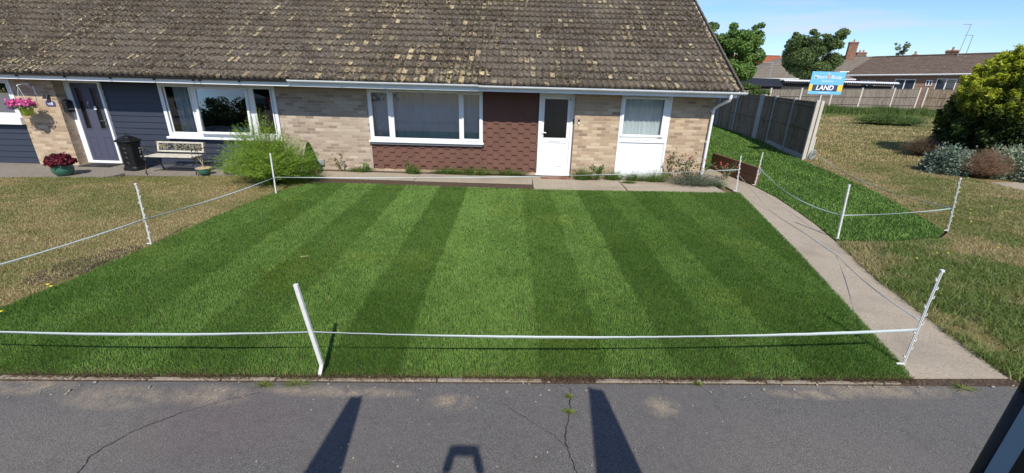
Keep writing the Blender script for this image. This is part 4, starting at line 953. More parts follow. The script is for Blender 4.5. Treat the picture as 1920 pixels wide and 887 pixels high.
for i in range(9):
    cx, cz, ra, rb_ = 9.96 + rc.uniform(-.03, .03), .20 + rc.uniform(-.04, .04), rc.uniform(.05, .09), rc.uniform(.10, .18); an = rc.uniform(-.4, .4)
    pts = []
    for j in range(17):
        t_ = j / 16 * 6.283; u_, v_ = ra * math.cos(t_), rb_ * math.sin(t_)
        pts.append((cx + u_ * math.cos(an) - v_ * math.sin(an) * .3, 14.28 + rc.uniform(-.03, .03) + .01 * i, max(.01, cz + v_ + u_ * .2)))
    cl_.tube(pts, .006, 5, cap=False)
tag(cl_.build('tape_coil', 'tape'), 'loose coil of white tape hung at the foot of the fence end post', 'tape coil')
cl_ = MB()
for i in range(4):
    ra, rb_ = rc.uniform(.02, .035), rc.uniform(.06, .10)
    cl_.tube([(6.04 + ra * math.cos(j / 12 * 6.283), 10.40 + .008 * i, .36 + rb_ * math.sin(j / 12 * 6.283)) for j in range(13)], .004, 5, cap=False)
tag(cl_.build('tape_coil', 'tape'), 'small hank of white tape hanging on the stake at the timber edge', 'tape coil')

# timber bed edging, right of the bungalow
TB = thing('raised_bed_edge', 'brown stained timber boards edging the raised turf beside the path', 'bed edging', (6.0, 10.5, 0))
import mathutils
def plank(parent, a, b, z0, z1, th, mat, name='board'):
    a = Vector((a[0], a[1], 0)); b = Vector((b[0], b[1], 0)); d = (b - a).normalized(); n = Vector((-d.y, d.x, 0)) * th / 2
    mb = MB(); P4 = [a - n, b - n, b + n, a + n]
    mb.add([(p.x, p.y, z) for z in (z0, z1) for p in P4], [(0, 3, 2, 1), (4, 5, 6, 7), (0, 1, 5, 4), (1, 2, 6, 5), (2, 3, 7, 6), (3, 0, 4, 7)])
    return mb.build(name, mat, parent, bevel=.006)
plank(TB, (6.04, 10.46), (5.83, 12.55), -.02, .215, .05, 'timber'); plank(TB, (6.04, 10.46), (5.83, 12.55), .22, .45, .05, 'timber')
MB().box(6.05, 6.12, 10.47, 10.54, -.05, .46).build('post', 'timber', TB, bevel=.006)

# ================================================================== NEAR FENCE
NF = [(9.78, 14.48), (10.16, 16.28), (10.70, 18.4), (10.98, 19.9), (11.30, 22.7), (11.55, 25.2), (11.9, 27.8)]
F1 = thing('panel_fence', 'dark weathered board fence running back from the for-sale board', 'fence', (9.78, 14.48, 0))
def fence(parent, pts, tops, zb, mat, pm, pw=.055, rails=(.5,), gravel=(), front=-1, widths=None, posttop=.06):
    for i, (x_, y_) in enumerate(pts):
        d = Vector(pts[min(i + 1, len(pts) - 1)]) - Vector(pts[max(i - 1, 0)]); an = math.atan2(d.y, d.x)
        pw_ = (widths or {}).get(i, pw); mt = Matrix.Translation((x_, y_, 0)) @ Matrix.Rotation(an, 4, 'Z')
        b = MB(); b.box(-pw_, pw_, -.055, .055, zb - .05, tops[i] + posttop, mt); b.build('post', pm(i) if callable(pm) else pm, parent, bevel=.012)
    for i in range(len(pts) - 1):
        a = Vector(pts[i]); c_ = Vector(pts[i + 1]); L_ = (c_ - a).length; an = math.atan2((c_ - a).y, (c_ - a).x)
        mt = Matrix.Translation((a.x, a.y, 0)) @ Matrix.Rotation(an, 4, 'Z'); p0, p1 = (widths or {}).get(i, pw), (widths or {}).get(i + 1, pw)
        t0, t1 = tops[i], tops[i + 1]; z0 = zb + (.16 if i in gravel else 0.0); r_ = random.Random(i * 7 + 1)
        b = MB(); n = int((L_ - p0 - p1) / .11); ww = (L_ - p0 - p1) / n
        for k_ in range(n):
            x0 = p0 + k_ * ww; tt = t0 + (t1 - t0) * (x0 / L_); j = r_.uniform(-.004, .004)
            b.box(x0, x0 + ww - .004, -.008 + j, .008 + j, z0, tt - .03, mt)
        po = b.build('board_panel', mat, parent)
        rl = MB()
        for fr in rails:
            zc = z0 + (t0 - z0) * fr; zc2 = z0 + (t1 - z0) * fr
            for sgn in ((1, -1) if front == 0 else (front,)):
                y0, y1 = (.014, .05) if sgn > 0 else (-.05, -.014)
                rl.add([mt @ Vector(v) for v in [(p0, y0, zc - .03), (L_ - p1, y0, zc2 - .03), (L_ - p1, y1, zc2 - .03), (p0, y1, zc - .03), (p0, y0, zc + .03), (L_ - p1, y0, zc2 + .03), (L_ - p1, y1, zc2 + .03), (p0, y1, zc + .03)]],
                       [(0, 3, 2, 1), (4, 5, 6, 7), (0, 1, 5, 4), (1, 2, 6, 5), (2, 3, 7, 6), (3, 0, 4, 7)])
        rl.add([mt @ Vector(v) for v in [(p0, -.03, t0 - .03), (L_ - p1, -.03, t1 - .03), (L_ - p1, .03, t1 - .03), (p0, .03, t0 - .03), (p0, -.03, t0), (L_ - p1, -.03, t1), (L_ - p1, .03, t1), (p0, .03, t0)]],
               [(0, 3, 2, 1), (4, 5, 6, 7), (0, 1, 5, 4), (1, 2, 6, 5), (2, 3, 7, 6), (3, 0, 4, 7)])
        rl.build('rail', mat, po)
        if i in gravel:
            g_ = MB(); g_.box(p0, L_ - p1, -.025, .025, zb - .02, z0 - .002, mt); g_.build('gravel_board', 'concg', po)
fence(F1, NF, [1.86] * 7, 0.0, 'fence_dark', lambda i: 'concp' if i == 0 else 'concg', .05, (.5, .93), (0, 1), 1, {3: .24}, .05)
sp = MB(); sp.box(9.83, 9.93, 14.38, 14.46, -.05, 1.90); sp.build('end_post', 'concp', F1, bevel=.012)
tag(MB().box(9.965, 9.995, 14.42, 14.45, -.02, .75).build('garden_cane', 'stake', bevel=.003), 'short pale cane standing behind the coil of tape', 'cane')

# for-sale board
SG = thing('for_sale_board', 'sky-blue estate agent board reading LAND on a tall white post', 'sign', (9.90, 14.62, 0))
MB().box(9.875, 9.925, 14.60, 14.65, -.05, 2.14).build('post', 'concp', SG, bevel=.006)
X0, X1, Z0, Z1, YB = 9.42, 10.50, 2.10, 2.78, 14.585
MB().box(X0, X1, YB, YB + .012, Z0, Z1).build('board', 'skyblue', SG)
bd = SG.children[1]
MB().box(X0, X0 + .11, YB - .003, YB, Z0 + .095, Z0 + .285).build('yellow_end', 'yellow', bd); MB().box(X1 - .16, X1, YB - .003, YB, Z0 + .095, Z0 + .285).build('yellow_end', 'yellow', bd)
MB().box(X0 + .11, X1 - .16, YB - .003, YB, Z0 + .095, Z0 + .285).build('dark_band', 'slatepanel', bd)
text('LAND', ((X0 + X1) / 2 - .03, YB - .005, Z0 + .19), .20, 'white', bd, shear=.12, sx=1.05, bold=.006)
text('Minors', (X0 + .29, YB - .004, Z1 - .165), .145, 'white', bd, shear=.08, bold=.001)
text('&', (X0 + .555, YB - .004, Z1 - .150), .19, 'orange', bd, bold=.001)
text('Brady', (X0 + .80, YB - .004, Z1 - .165), .145, 'white', bd, shear=.08, bold=.001)
sm_ = MB(); r_ = random.Random(2); xx = X0 + .36
while xx < X0 + .74: w_ = r_.uniform(.012, .03); sm_.box(xx, xx + w_, YB - .002, YB, Z1 - .295, Z1 - .275); xx += w_ + .01
xx = X0 + .34
while xx < X0 + .72: w_ = r_.uniform(.012, .03); sm_.box(xx, xx + w_, YB - .002, YB, Z0 + .035, Z0 + .052); xx += w_ + .01
MB().box(X0 + .52, X0 + .545, YB - .002, YB, Z1 - .06, Z1 - .03).build('emblem', 'white', bd)
sm_.build('small_print', 'white', bd)

# ================================================================== FAR FENCE, SHEDS, HOUSES
FF = [(18.0, 41.2), (20.6, 41.0), (23.1, 40.9), (25.8, 40.8), (28.5, 40.7), (31.05, 40.6), (33.85, 40.5), (36.0, 40.4)]
F2 = thing('panel_fence', 'sunlit grey board fence with pale posts across the back of the field', 'fence', (28, 40.7, 0))
fence(F2, FF, [1.65, 1.72, 1.80, 1.88, 1.95, 2.02, 2.10, 2.16], 0.0, 'fence_grey', 'concp', .065, (.36, .68), (), -1, None, .10)
F3 = thing('panel_fence', 'darker board fence continuing right behind the golden conifer', 'fence', (36.7, 40.4, 0))
fence(F3, [(36.65, 40.42), (39.5, 40.3), (42.4, 40.2), (45.5, 40.1)], [2.16, 2.18, 2.2, 2.2], 0.0, 'fence_dark', 'concp', .065, (.36, .68), (), -1, None, .10)

SH = thing('shed', 'low black shed with shiny felt roof behind the far fence', 'shed', (24, 45, 0))
MB().box(22.9, 25.8, 44.2, 46.5, 0, 2.0).build('wall', 'blackwall', SH)
b = MB(); b.prism([(44.0, 1.95), (46.7, 1.95), (46.7, 2.70), (44.9, 2.72), (44.0, 2.12)], 22.7, 25.95, 'x'); b.build('roof', 'felt', SH, bevel=.05)
L1 = thing('lean_to', 'long dark lean-to with pale corrugated roof edge behind the far fence', 'shelter', (31, 45, 0))
b = MB(); b.box(26.1, 36.9, 44.6, 48, 0, 2.30); b.build('wall', 'blackwall', L1)  # solid black fill: shade of the open space under the roof, put in as colour
n = 260; xs = np.linspace(26.0, 37.2, n); zz = .045 * np.sin(xs / .20 * 6.28); V = np.concatenate([np.c_[xs, np.full(n, 44.2), 2.56 + zz - .03], np.c_[xs, np.full(n, 44.2), 2.64 + zz], np.c_[xs, np.full(n, 48.2), 2.40 + zz]])
q = np.arange(n - 1); np_mesh('corrugated_roof', V, [np.stack([q, q + 1, n + q + 1, n + q], 1), np.stack([n + q, n + q + 1, 2 * n + q + 1, 2 * n + q], 1)], 'corr', L1)
MB().box(26.0, 37.2, 44.30, 44.36, 2.36, 2.50).build('fascia', 'black', L1)

def far_house(name, label, A, B, ze0, ze1, depth, rise, hipA, hipB, wallm, roofm, wins, z0=-.5, gut='upvc2', group=None):
    """A,B: eaves corners nearest the camera (x,y); the body lies on the left-hand side of B->A"""
    A = Vector(A); B = Vector(B); L_ = (B - A).length; an = math.atan2((B - A).y, (B - A).x)
    t_ = thing(name, label, 'house', (A.x, A.y, 0), an, group, local=True)
    def z(u): return ze0 + (ze1 - ze0) * u / L_
    o_ = .45
    b = MB(); P8 = [(o_, o_), (L_ - o_, o_), (L_ - o_, depth - o_), (o_, depth - o_)]
    b.add([(u, v, z0) for u, v in P8] + [(u, v, z(u) - .05) for u, v in P8], [(0, 3, 2, 1), (4, 5, 6, 7), (0, 1, 5, 4), (1, 2, 6, 5), (2, 3, 7, 6), (3, 0, 4, 7)])
    b.build('wall', wallm, t_)
    ra, rb = (hipA, L_ - hipB); D = depth
    V = [(0, 0, z(0)), (L_, 0, z(L_)), (rb, D / 2, z(rb) + rise), (ra, D / 2, z(ra) + rise), (0, D, z(0)), (L_, D, z(L_))]
    me = bpy.data.meshes.new('roof'); me.from_pydata(V, [], [(0, 1, 2, 3), (5, 4, 3, 2), (4, 0, 3), (1, 5, 2), (0, 4, 5, 1)]); me.update()
    uvl = me.uv_layers.new(name='UVMap')
    for p in me.polygons:
        for li in p.loop_indices:
            v = me.vertices[me.loops[li].vertex_index].co; s_ = math.hypot(v.y if v.y < D / 2 else D - v.y, v.z - z(v.x)); uvl.data[li].uv = (v.x / .33, s_ / .33)
    ro = link_mesh('roof', me, roofm, t_)
    # ridge of half-round tiles
    rg = MB(); rg.tube([(ra, D / 2, z(ra) + rise), (rb, D / 2, z(rb) + rise)], .11, 8); rg.build('ridge', roofm, ro)
    g_ = MB(); g_.add([(0, y_, z(0) + zz) for y_, zz in ((-.02, -.16), (-.02, -.02), (.03, -.02), (.03, -.16))] + [(L_, y_, z(L_) + zz) for y_, zz in ((-.02, -.16), (-.02, -.02), (.03, -.02), (.03, -.16))], [(0, 1, 2, 3), (4, 7, 6, 5), (0, 4, 5, 1), (1, 5, 6, 2), (2, 6, 7, 3), (3, 7, 4, 0)])
    g_.tube([(0, -.08, z(0) - .04), (L_, -.08, z(L_) - .04)], .06, 8); g_.build('gutter', gut, t_)
    for (u0, u1, za, zb_) in wins:
        f = MB(); f.frame(u0, u1, za, zb_, o_ - .04, o_ + .03, .07); um = (u0 + u1) / 2; f.box(um - .05, um + .05, o_ - .04, o_ + .03, za + .07, zb_ - .07)
        fo = f.build('window', 'upvc', t_, bevel=.01); MB().add([(u0, o_ - .012, za), (u1, o_ - .012, za), (u1, o_ - .012, zb_), (u0, o_ - .012, zb_)], [(0, 1, 2, 3)]).build('pane', 'farglass', fo)
    return t_, z, L_
k = N('far_window_glass'); M['farglass'] = k.set((.03, .04, .055), .04, spec=.9)
T3, z3, L3 = far_house('house', 'long red-brown brick bungalow with brown tiled roof at back right', (40.8, 57.0), (56.5, 43.5), 3.43, 4.10, 8.5, 2.15, 2.0, 0.3, 'redbrick', 'roof_far',
    [(1.8, 3.2, 2.0, 2.90), (5.0, 6.85, 1.85, 3.10), (7.75, 8.3, 2.45, 3.05), (8.6, 10.25, 1.95, 3.24), (14.0, 15.8, 2.0, 3.4)])
def chimney(parent_thing, name, label, x_, y_, z0, z1, w=.55, pots=2, mat='redbrick', parent=None):
    r_ = parent if parent is not None else thing(name, label, 'chimney', (x_, y_, 0))
    b = MB(); b.box(x_ - w, x_ + w, y_ - .3, y_ + .3, z0, z1 - .25); b.box(x_ - w - .05, x_ + w + .05, y_ - .35, y_ + .35, z1 - .25, z1 - .14); b.box(x_ - w, x_ + w, y_ - .3, y_ + .3, z1 - .14, z1)
    s_ = b.build('chimney', mat, r_)
    for i in range(pots):
        xx = x_ + (i - (pots - 1) / 2) * .5; MB().lathe([(.14, 0), (.11, .1), (.10, .35), (.13, .38), (.13, .42)], (xx, y_, z1), 12).build('chimney_pot', 'terra', s_)
    return r_
def local_chimney(T, u, v, z0, z1, w, pots):
    b = MB(); b.box(u - w, u + w, v - .3, v + .3, z0, z1); b.box(u - w - .06, u + w + .06, v - .36, v + .36, z1 - .22, z1 - .1)
    s_ = b.build('chimney', 'redbrick', T)
    for i in range(pots): MB().lathe([(.14, 0), (.11, .1), (.10, .3), (.13, .33)], (u + (i - (pots - 1) / 2) * .5, v, z1), 12).build('chimney_pot', 'terra', s_)
local_chimney(T3, 9.2, 4.9, 4.5, 6.40, .55, 1)
local_chimney(T3, 6.0, 5.6, 4.3, 6.0, .3, 1)
T2, z2, L2 = far_house('house', 'grey-brown hip-roofed bungalow behind the two broad trees', (26.4, 54.0), (39.6, 53.3), 2.72, 2.95, 9.0, 2.95, 8.4, 4.4, 'redbrick', 'roof_grey', [(3, 4.6, 1.3, 2.4)])
T4, z4, L4 = far_house('house', 'orange-red roofed house glimpsed between the trees', (37.0, 76.0), (46.0, 76.0), 4.3, 4.3, 9.0, 2.3, .3, .3, 'redbrick', 'roof_red', [])
CH1 = far_house('house', 'distant brick house whose red chimney stack rises behind the leafy tree', (45.9, 67), (53, 65), 4.0, 4.2, 8, 2.2, .5, 2, 'redbrick', 'roof_grey', [])
local_chimney(CH1[0], 3.0, 3.2, 4.5, 8.2, .55, 1)
CH2 = far_house('house', 'distant brick house showing a short red chimney over the brown ridge', (52.5, 72), (60, 70), 4.2, 4.4, 8, 2.2, .5, 2, 'redbrick', 'roof_grey', [])
local_chimney(CH2[0], 2.0, 3.5, 4.5, 7.2, .65, 2)
# aerials
def aerial(label, x_, y_, z0, z1, top='bar', lean=.0):
    t_ = thing('aerial', label, 'aerial', (x_, y_, z0))
    MB().tube([(x_, y_, z0), (x_ + lean, y_, z1)], .035, 6).build('mast', 'galv', t_)
    b = MB(); b.tube([(x_ + lean - .9, y_, z1), (x_ + lean + .1, y_, z1 + .02)], .022, 5)
    for i in range(6): b.box(x_ + lean - .85 + i * .16, x_ + lean - .84 + i * .16, y_ - .15, y_ + .15, z1 - .01, z1 + .01)
    b.build('antenna', 'galv', t_)
aerial('tall mast aerial standing on the brown tiled roof', 50.7, 53.6, 5.6, 9.0, lean=.25)
aerial('short aerial beside the tall mast on the brown roof', 51.6, 53.6, 5.6, 7.9)
aerial('aerial mast rising behind the lean-to in front of the leafy tree', 24.9, 44.9, 2.4, 4.15)
aerial('aerial above the red chimney behind the leafy tree', 47.6, 69.0, 6, 10.1)

# ================================================================== TREES AND SHRUBS
def tree(name, label, base, height, crown_c, crown_r, n, leaf, dark, light, cat='tree', seed=1, trunk_r=.16, lobes=26, mat='leaf', up=.4, group=None, wisps=10, yellow=None):
    r_ = np.random.RandomState(seed); bx, by = base
    t_ = thing(name, label, cat, (bx, by, 0), group=group)
    cc = np.array(crown_c); cr_ = np.array(crown_r)
    lob = []
    for i in range(lobes):
        d = r_.normal(size=3); d /= np.linalg.norm(d); d[2] = d[2] * .9 + .12
        f = r_.uniform(.45, .95); c_ = cc + d * cr_ * f; rad = cr_.mean() * r_.uniform(.22, .40); lob.append((c_, rad))
    for i in range(wisps):
        a = r_.uniform(0, 6.283); d = np.array([math.cos(a) * .75, math.sin(a) * .75, r_.uniform(.5, 1.0)]); c_ = cc + d * cr_ * r_.uniform(.95, 1.12); lob.append((c_, cr_.mean() * r_.uniform(.08, .16)))
    wts = np.array([l[1] ** 2 for l in lob]); wts /= wts.sum(); cnt = (wts * n).astype(int) + 6
    C = []; CC = []; Nn = []
    for (c_, rad), k_ in zip(lob, cnt):
        d = r_.normal(size=(k_, 3)); d /= np.linalg.norm(d, axis=1)[:, None]; rr_ = rad * (1 - .55 * r_.rand(k_) ** 1.7)
        p = c_ + d * rr_[:, None] * np.array([1.1, 1.1, .85]); C.append(p); Nn.append(d * .8 + np.array([0, 0, up]))
        tone = r_.uniform(.1, .9); t = np.clip(tone * .6 + r_.rand(k_) * .5, 0, 1); c0 = lerpc(dark, light, t)
        if yellow is not None:
            yy_ = np.clip((p[:, 2] - yellow[1]) / yellow[2] + (r_.rand(k_) - .5) * .5 + (tone - .5) * 1.2, 0, 1) * yellow[3]; yy_ = yy_ * (rr_ / rad > .8)
            c0 = c0 * (1 - yy_[:, None]) + np.array(yellow[0])[None] * yy_[:, None] * (.75 + .5 * r_.rand(k_, 1))
        CC.append(c0)
    C = np.concatenate(C); Nn = np.concatenate(Nn); CC = np.concatenate(CC); k_ = C[:, 2] > .03; C, Nn, CC = C[k_], Nn[k_], CC[k_]
    V, F, K = cards(C, leaf, CC, Nn, 1.7, .75); np_mesh('crown', V, [F], mat, t_, K)
    b = MB(); top = Vector((crown_c[0], crown_c[1], crown_c[2] + crown_r[2] * .3)); b.tube([(bx, by, -.05), (bx * .7 + top.x * .3, by * .7 + top.y * .3, top.z * .35), tuple(top)], [trunk_r, trunk_r * .8, trunk_r * .25], 9)
    for (c_, rad) in lob[::2]:
        s_ = Vector((bx, by, 0)).lerp(top, min(.85, .35 + .5 * r_.rand())); m_ = (s_ + Vector(c_)) / 2 + Vector((0, 0, -.1)); b.tube([s_, m_, Vector(c_)], [trunk_r * .35, trunk_r * .2, trunk_r * .06], 5)
    b.build('trunk', 'bark', t_, smooth=True); return t_
tree('tree', 'bright green feathery tree behind the bungalow gable', (14.0, 29.0), 6, (13.4, 29.2, 3.6), (1.85, 1.6, 1.95), 26000, .095, (.045, .10, .02), (.20, .33, .07), seed=3, up=.3, wisps=30)
tree('tree', 'dark leafy tree standing behind the black shed and sky-blue board', (30.4, 47.5), 7, (30.4, 47.5, 4.5), (2.8, 2.2, 2.5), 36000, .115, (.035, .07, .018), (.19, .26, .085), seed=8, up=.2, lobes=34, wisps=46)
tree('tree', 'small pale distant treetop above the brown ridge', (72.2, 88), 9, (72.2, 88, 8.7), (1.3, 1.2, 1.2), 900, .16, (.16, .22, .12), (.26, .33, .2), seed=4, lobes=8, wisps=8, trunk_r=.12)
tree('tree', 'low green tree at the foot of the feathery tree beside the shed', (17.6, 34), 3, (17.6, 34, 1.5), (1.7, 1.0, .75), 5200, .12, (.03, .07, .012), (.13, .20, .05), seed=14, lobes=14, wisps=6, trunk_r=.08)

def conifer(label, c, rad, hgt, n, seed):
    r_ = np.random.RandomState(seed); t_ = thing('golden_conifer', label, 'conifer', (c[0], c[1], 0))
    ns = 640; C = []; K = []; Nn = []
    for i in range(ns):
        zt = r_.rand() ** .85; a = r_.uniform(0, 6.283); prof = math.sqrt(max(0, 1 - (max(0, zt - .30) / .72) ** 2.2)) * (0.86 + .14 * min(1, zt / .25))
        bump = .90 + .16 * math.sin(a * 3 + zt * 7) * math.sin(zt * 9 + a) + r_.uniform(-.07, .09)
        R_ = rad * prof * bump; p = np.array([c[0] + R_ * math.cos(a), c[1] + R_ * math.sin(a), .1 + zt * hgt]); out = np.array([math.cos(a), math.sin(a), .35 + 1.3 * zt]); out /= np.linalg.norm(out)
        k_ = n // ns; L_ = r_.uniform(.30, .66); s_ = r_.rand(k_); w_ = .17 * (1 - .75 * s_)
        q = p + out * (s_ * L_ - L_ * .45)[:, None] + r_.normal(size=(k_, 3)) * w_[:, None] * .75
        C.append(q); Nn.append(np.tile(out, (k_, 1)) * .4 + r_.normal(size=(k_, 3)) * .5)
        gold = np.clip((zt - .50 + .20 * math.cos(a - 3.4)) * 3.6 + r_.uniform(-.45, .45), 0, 1) * (s_ ** .9)
        base = lerpc((.016, .034, .008), (.06, .105, .018), r_.rand(k_)); g_ = np.array([.40, .44, .03])[None] * (.75 + .5 * r_.rand(k_, 1))
        K.append(base * (1 - gold[:, None]) + g_ * gold[:, None])
    C = np.concatenate(C); K = np.concatenate(K); Nn = np.concatenate(Nn); k_ = C[:, 2] > .02; V, F, K2 = cards(C[k_], .045, K[k_], Nn[k_], 3.0, .8)
    np_mesh('crown', V, [F], 'leaf', t_, K2)
    # dense inner growth
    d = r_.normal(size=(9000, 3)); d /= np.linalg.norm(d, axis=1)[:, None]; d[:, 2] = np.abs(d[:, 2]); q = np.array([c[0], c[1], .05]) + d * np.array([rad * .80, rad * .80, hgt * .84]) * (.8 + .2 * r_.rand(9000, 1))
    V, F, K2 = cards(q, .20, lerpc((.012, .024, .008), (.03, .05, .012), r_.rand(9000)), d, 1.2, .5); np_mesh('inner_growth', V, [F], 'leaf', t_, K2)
    MB().tube([(c[0], c[1], -.05), (c[0], c[1], hgt * .7)], [.16, .05], 8).build('trunk', 'bark', t_)
conifer('large rounded conifer with golden yellow tips over dark green, right edge of the field', (17.55, 15.3), 2.12, 3.5, 130000, 5)

def bush(name, label, c, rad, n, leaf, dark, light, seed, cat='shrub', elong=1.6, clump=60, stems=True, flower=None):
    r_ = np.random.RandomState(seed); t_ = thing(name, label, cat, (c[0], c[1], 0)); rad = np.array(rad); C = []; K = []
    for i in range(clump):
        d = r_.normal(size=3); d /= np.linalg.norm(d); d[2] = abs(d[2]); cc = np.array([c[0], c[1], 0]) + d * rad * r_.uniform(.55, .92); k_ = n // clump; q = cc + r_.normal(size=(k_, 3)) * rad * .13
        C.append(q); tn = r_.rand(); K.append(lerpc(dark, light, np.clip(tn * .5 + .6 * r_.rand(k_), 0, 1)))
    C = np.concatenate(C); K = np.concatenate(K); k_ = C[:, 2] > .01; V, F, K = cards(C[k_], leaf, K[k_], None, elong); np_mesh('foliage', V, [F], 'leaf', t_, K)
    if stems:
        b = MB()
        for i in range(22):
            a = r_.uniform(0, 6.28); f = r_.uniform(.4, .95); b.tube([(c[0] + .05 * math.cos(a), c[1] + .05 * math.sin(a), -.03), (c[0] + rad[0] * f * .5 * math.cos(a), c[1] + rad[1] * f * .5 * math.sin(a), rad[2] * .6), (c[0] + rad[0] * f * .8 * math.cos(a), c[1] + rad[1] * f * .8 * math.sin(a), rad[2] * .95)], [.012, .008, .003], 5)
        b.build('stems', 'twig', t_)
    return t_
def strands(name, label, c, rad, hgt, n, cols, seed, w=.008, cat='shrub', spread=1.0, droop=.25, fuzz=0, fuzzl=.03, base_r=.25, group=None, parent=None, part='foliage', up0=.2):
    """arching thin stems, optionally furred with fine needles"""
    r_ = np.random.RandomState(seed)
    t_ = parent if parent is not None else thing(name, label, cat, (c[0], c[1], 0), group=group)
    a = r_.rand(n) * 6.283; f = np.sqrt(r_.rand(n)) * spread; L_ = hgt * (.45 + .65 * r_.rand(n)) * np.sqrt(np.clip(1.12 - f ** 2 * .8, .1, 2)); seg = 7
    b0 = np.c_[c[0] + np.cos(a) * f * base_r * rad[0], c[1] + np.sin(a) * f * base_r * rad[1], np.full(n, c[2] if len(c) > 2 else 0.0)]
    tipxy = np.c_[np.cos(a) * f * rad[0], np.sin(a) * f * rad[1]] * (.75 + .4 * r_.rand(n, 1)); pts = []
    for s_ in np.linspace(0, 1, seg):
        pts.append(np.c_[b0[:, :2] + tipxy * (s_ ** 1.5)[None] if False else b0[:, :2] + tipxy * s_ ** 1.5, b0[:, 2] + L_ * (s_ - droop * f * s_ ** 2.5)])
    pts = np.stack(pts, 1); t = r_.rand(n); col = lerpc(cols[0], cols[1], t); side = np.c_[-np.sin(a + r_.rand(n)), np.cos(a + r_.rand(n)), np.zeros(n)]
    ww = w * (1 - np.linspace(0, .85, seg))[None, :, None] * .5; A = pts - side[:, None] * ww; B = pts + side[:, None] * ww
    V = np.stack([A, B], 2).reshape(-1, 3); i0 = (np.arange(n) * seg * 2)[:, None] + np.arange(seg - 1)[None] * 2; i0 = i0.ravel()
    F = [np.stack([i0, i0 + 1, i0 + 3, i0 + 2], 1)]; K = np.repeat(col, seg * 2, 0)
    if fuzz:
        m_ = n * fuzz; si = r_.randint(0, n, m_); u_ = .30 + .70 * r_.rand(m_) ** .8; fi = u_ * (seg - 1); ii = np.clip(fi.astype(int), 0, seg - 2); fr = fi - ii
        p = pts[si, ii] * (1 - fr)[:, None] + pts[si, ii + 1] * fr[:, None]; d = r_.normal(size=(m_, 3)); d[:, 2] = d[:, 2] * .6 + .5; d /= np.linalg.norm(d, axis=1)[:, None]; d *= fuzzl * (.5 + r_.rand(m_, 1))
        e = np.cross(d, r_.normal(size=(m_, 3))); e /= np.linalg.norm(e, axis=1)[:, None] + 1e-9; e *= w * .35
        V2 = np.stack([p - e, p + e, p + d], 1).reshape(-1, 3); j = len(V) + np.arange(m_) * 3; F.append(np.stack([j, j + 1, j + 2], 1)); V = np.concatenate([V, V2])
        K = np.concatenate([K, np.repeat(lerpc(cols[0], cols[1], np.clip(.3 + .7 * r_.rand(m_), 0, 1)), 3, 0)])
    np_mesh(part, V, F, 'leaf', t_, K); return t_
# feathery shrub in front of the join of the houses
FS = strands('feathery_shrub', 'billowing feathery bright green shrub in front of the navy boarding', (-5.52, 9.38), (.92, .75), 1.46, 900, ((.09, .19, .016), (.30, .44, .06)), 21, .008, fuzz=62, fuzzl=.06, base_r=.25, droop=.34, spread=1.0)
strands(None, None, (-5.45, 9.40), (.42, .3), 1.80, 110, ((.13, .17, .02), (.26, .28, .05)), 22, .007, fuzz=30, fuzzl=.05, base_r=.4, droop=.1, parent=FS, part='tall_sprays')
strands(None, None, (-5.0, 9.45), (.75, .5), 1.0, 220, ((.05, .12, .010), (.16, .26, .03)), 27, .008, fuzz=45, fuzzl=.06, base_r=.3, droop=.3, parent=FS, part='side_sprays')
bush('dark_shrub', 'dark small-leaved evergreen shrub in front of the golden conifer', (17.7, 14.0), (2.1, 1.5, 2.5), 42000, .055, (.012, .024, .010), (.055, .085, .025), 36, clump=240)
# shrubs by the conifer
bush('variegated_shrub', 'silvery green variegated shrub at the right edge, right of the brown tuft', (14.55, 12.2), (.95, .85, .95), 16000, .045, (.10, .16, .08), (.46, .52, .36), 31)
bush('variegated_shrub', 'blue-green shrub between the conifer and the brown tuft', (12.95, 12.75), (.65, .6, .80), 7500, .045, (.06, .10, .07), (.30, .38, .28), 32)
strands('dry_grass_clump', 'bushy clump of dry reddish brown grass between the two silvery shrubs', (13.45, 12.2), (.62, .5), .82, 2400, ((.16, .085, .05), (.36, .24, .15)), 33, .007, cat='grass clump', fuzz=14, fuzzl=.05, droop=.15)
strands('dry_grass_clump', 'shaded dull brown tuft left of the golden conifer', (15.1, 15.9), (.7, .6), .75, 1500, ((.09, .06, .04), (.20, .15, .09)), 34, .012, cat='grass clump', fuzz=8, fuzzl=.06, droop=.2)
strands('weed_clump', 'low green weedy clump on the field in front of the far fence', (24.3, 28.6), (1.6, .8), .75, 2200, ((.05, .10, .02), (.15, .22, .06)), 35, .03, cat='weeds', fuzz=6, fuzzl=.12, droop=.25, base_r=.6)

# weeds along the foot of the wall
def weeds(label, spots, name='weed_tuft', cols=((.05, .10, .014), (.15, .23, .045))):
    for i, (x_, y_, r_, h_) in enumerate(spots):
        strands(name, label(i) if callable(label) else label, (x_, y_), (r_ * 1.3, r_ * .6), h_ * 1.45, int(260 + 1200 * r_), cols, 50 + i + int(x_ * 7), .007, cat='weed', droop=.3, base_r=.7, group='grassy weeds along the house wall', fuzz=2, fuzzl=.03)
WS = [(-3.95, 10.78, .22, .12, 'low weed tuft against the pinkish brick below the window corner'), (-2.55, 10.68, .14, .20, 'dark green weed tuft under the left end of the wide window'), (-1.7, 10.85, .30, .13, 'weeds under the middle of the brown hexagon tiles'), (-1.0, 10.82, .35, .16, 'weed tuft below the right end of the wide window'),
      (-.1, 10.9, .28, .12, 'weeds at the foot of the tall brown tiled strip'), (1.75, 10.55, .24, .30, 'grass tuft just right of the brick doorstep'), (2.5, 10.62, .20, .22, 'short weeds at the left foot of the white infill panel'), (3.05, 10.60, .22, .19, 'short weeds before the middle of the white infill panel'), (3.55, 10.55, .26, .24, 'short weeds at the right foot of the white infill panel'), (-5.0, 10.0, .25, .10, 'weeds before the cone topiary'), (2.85, 10.3, .10, .05, 'tiny weeds in the joint of the concrete strip')]
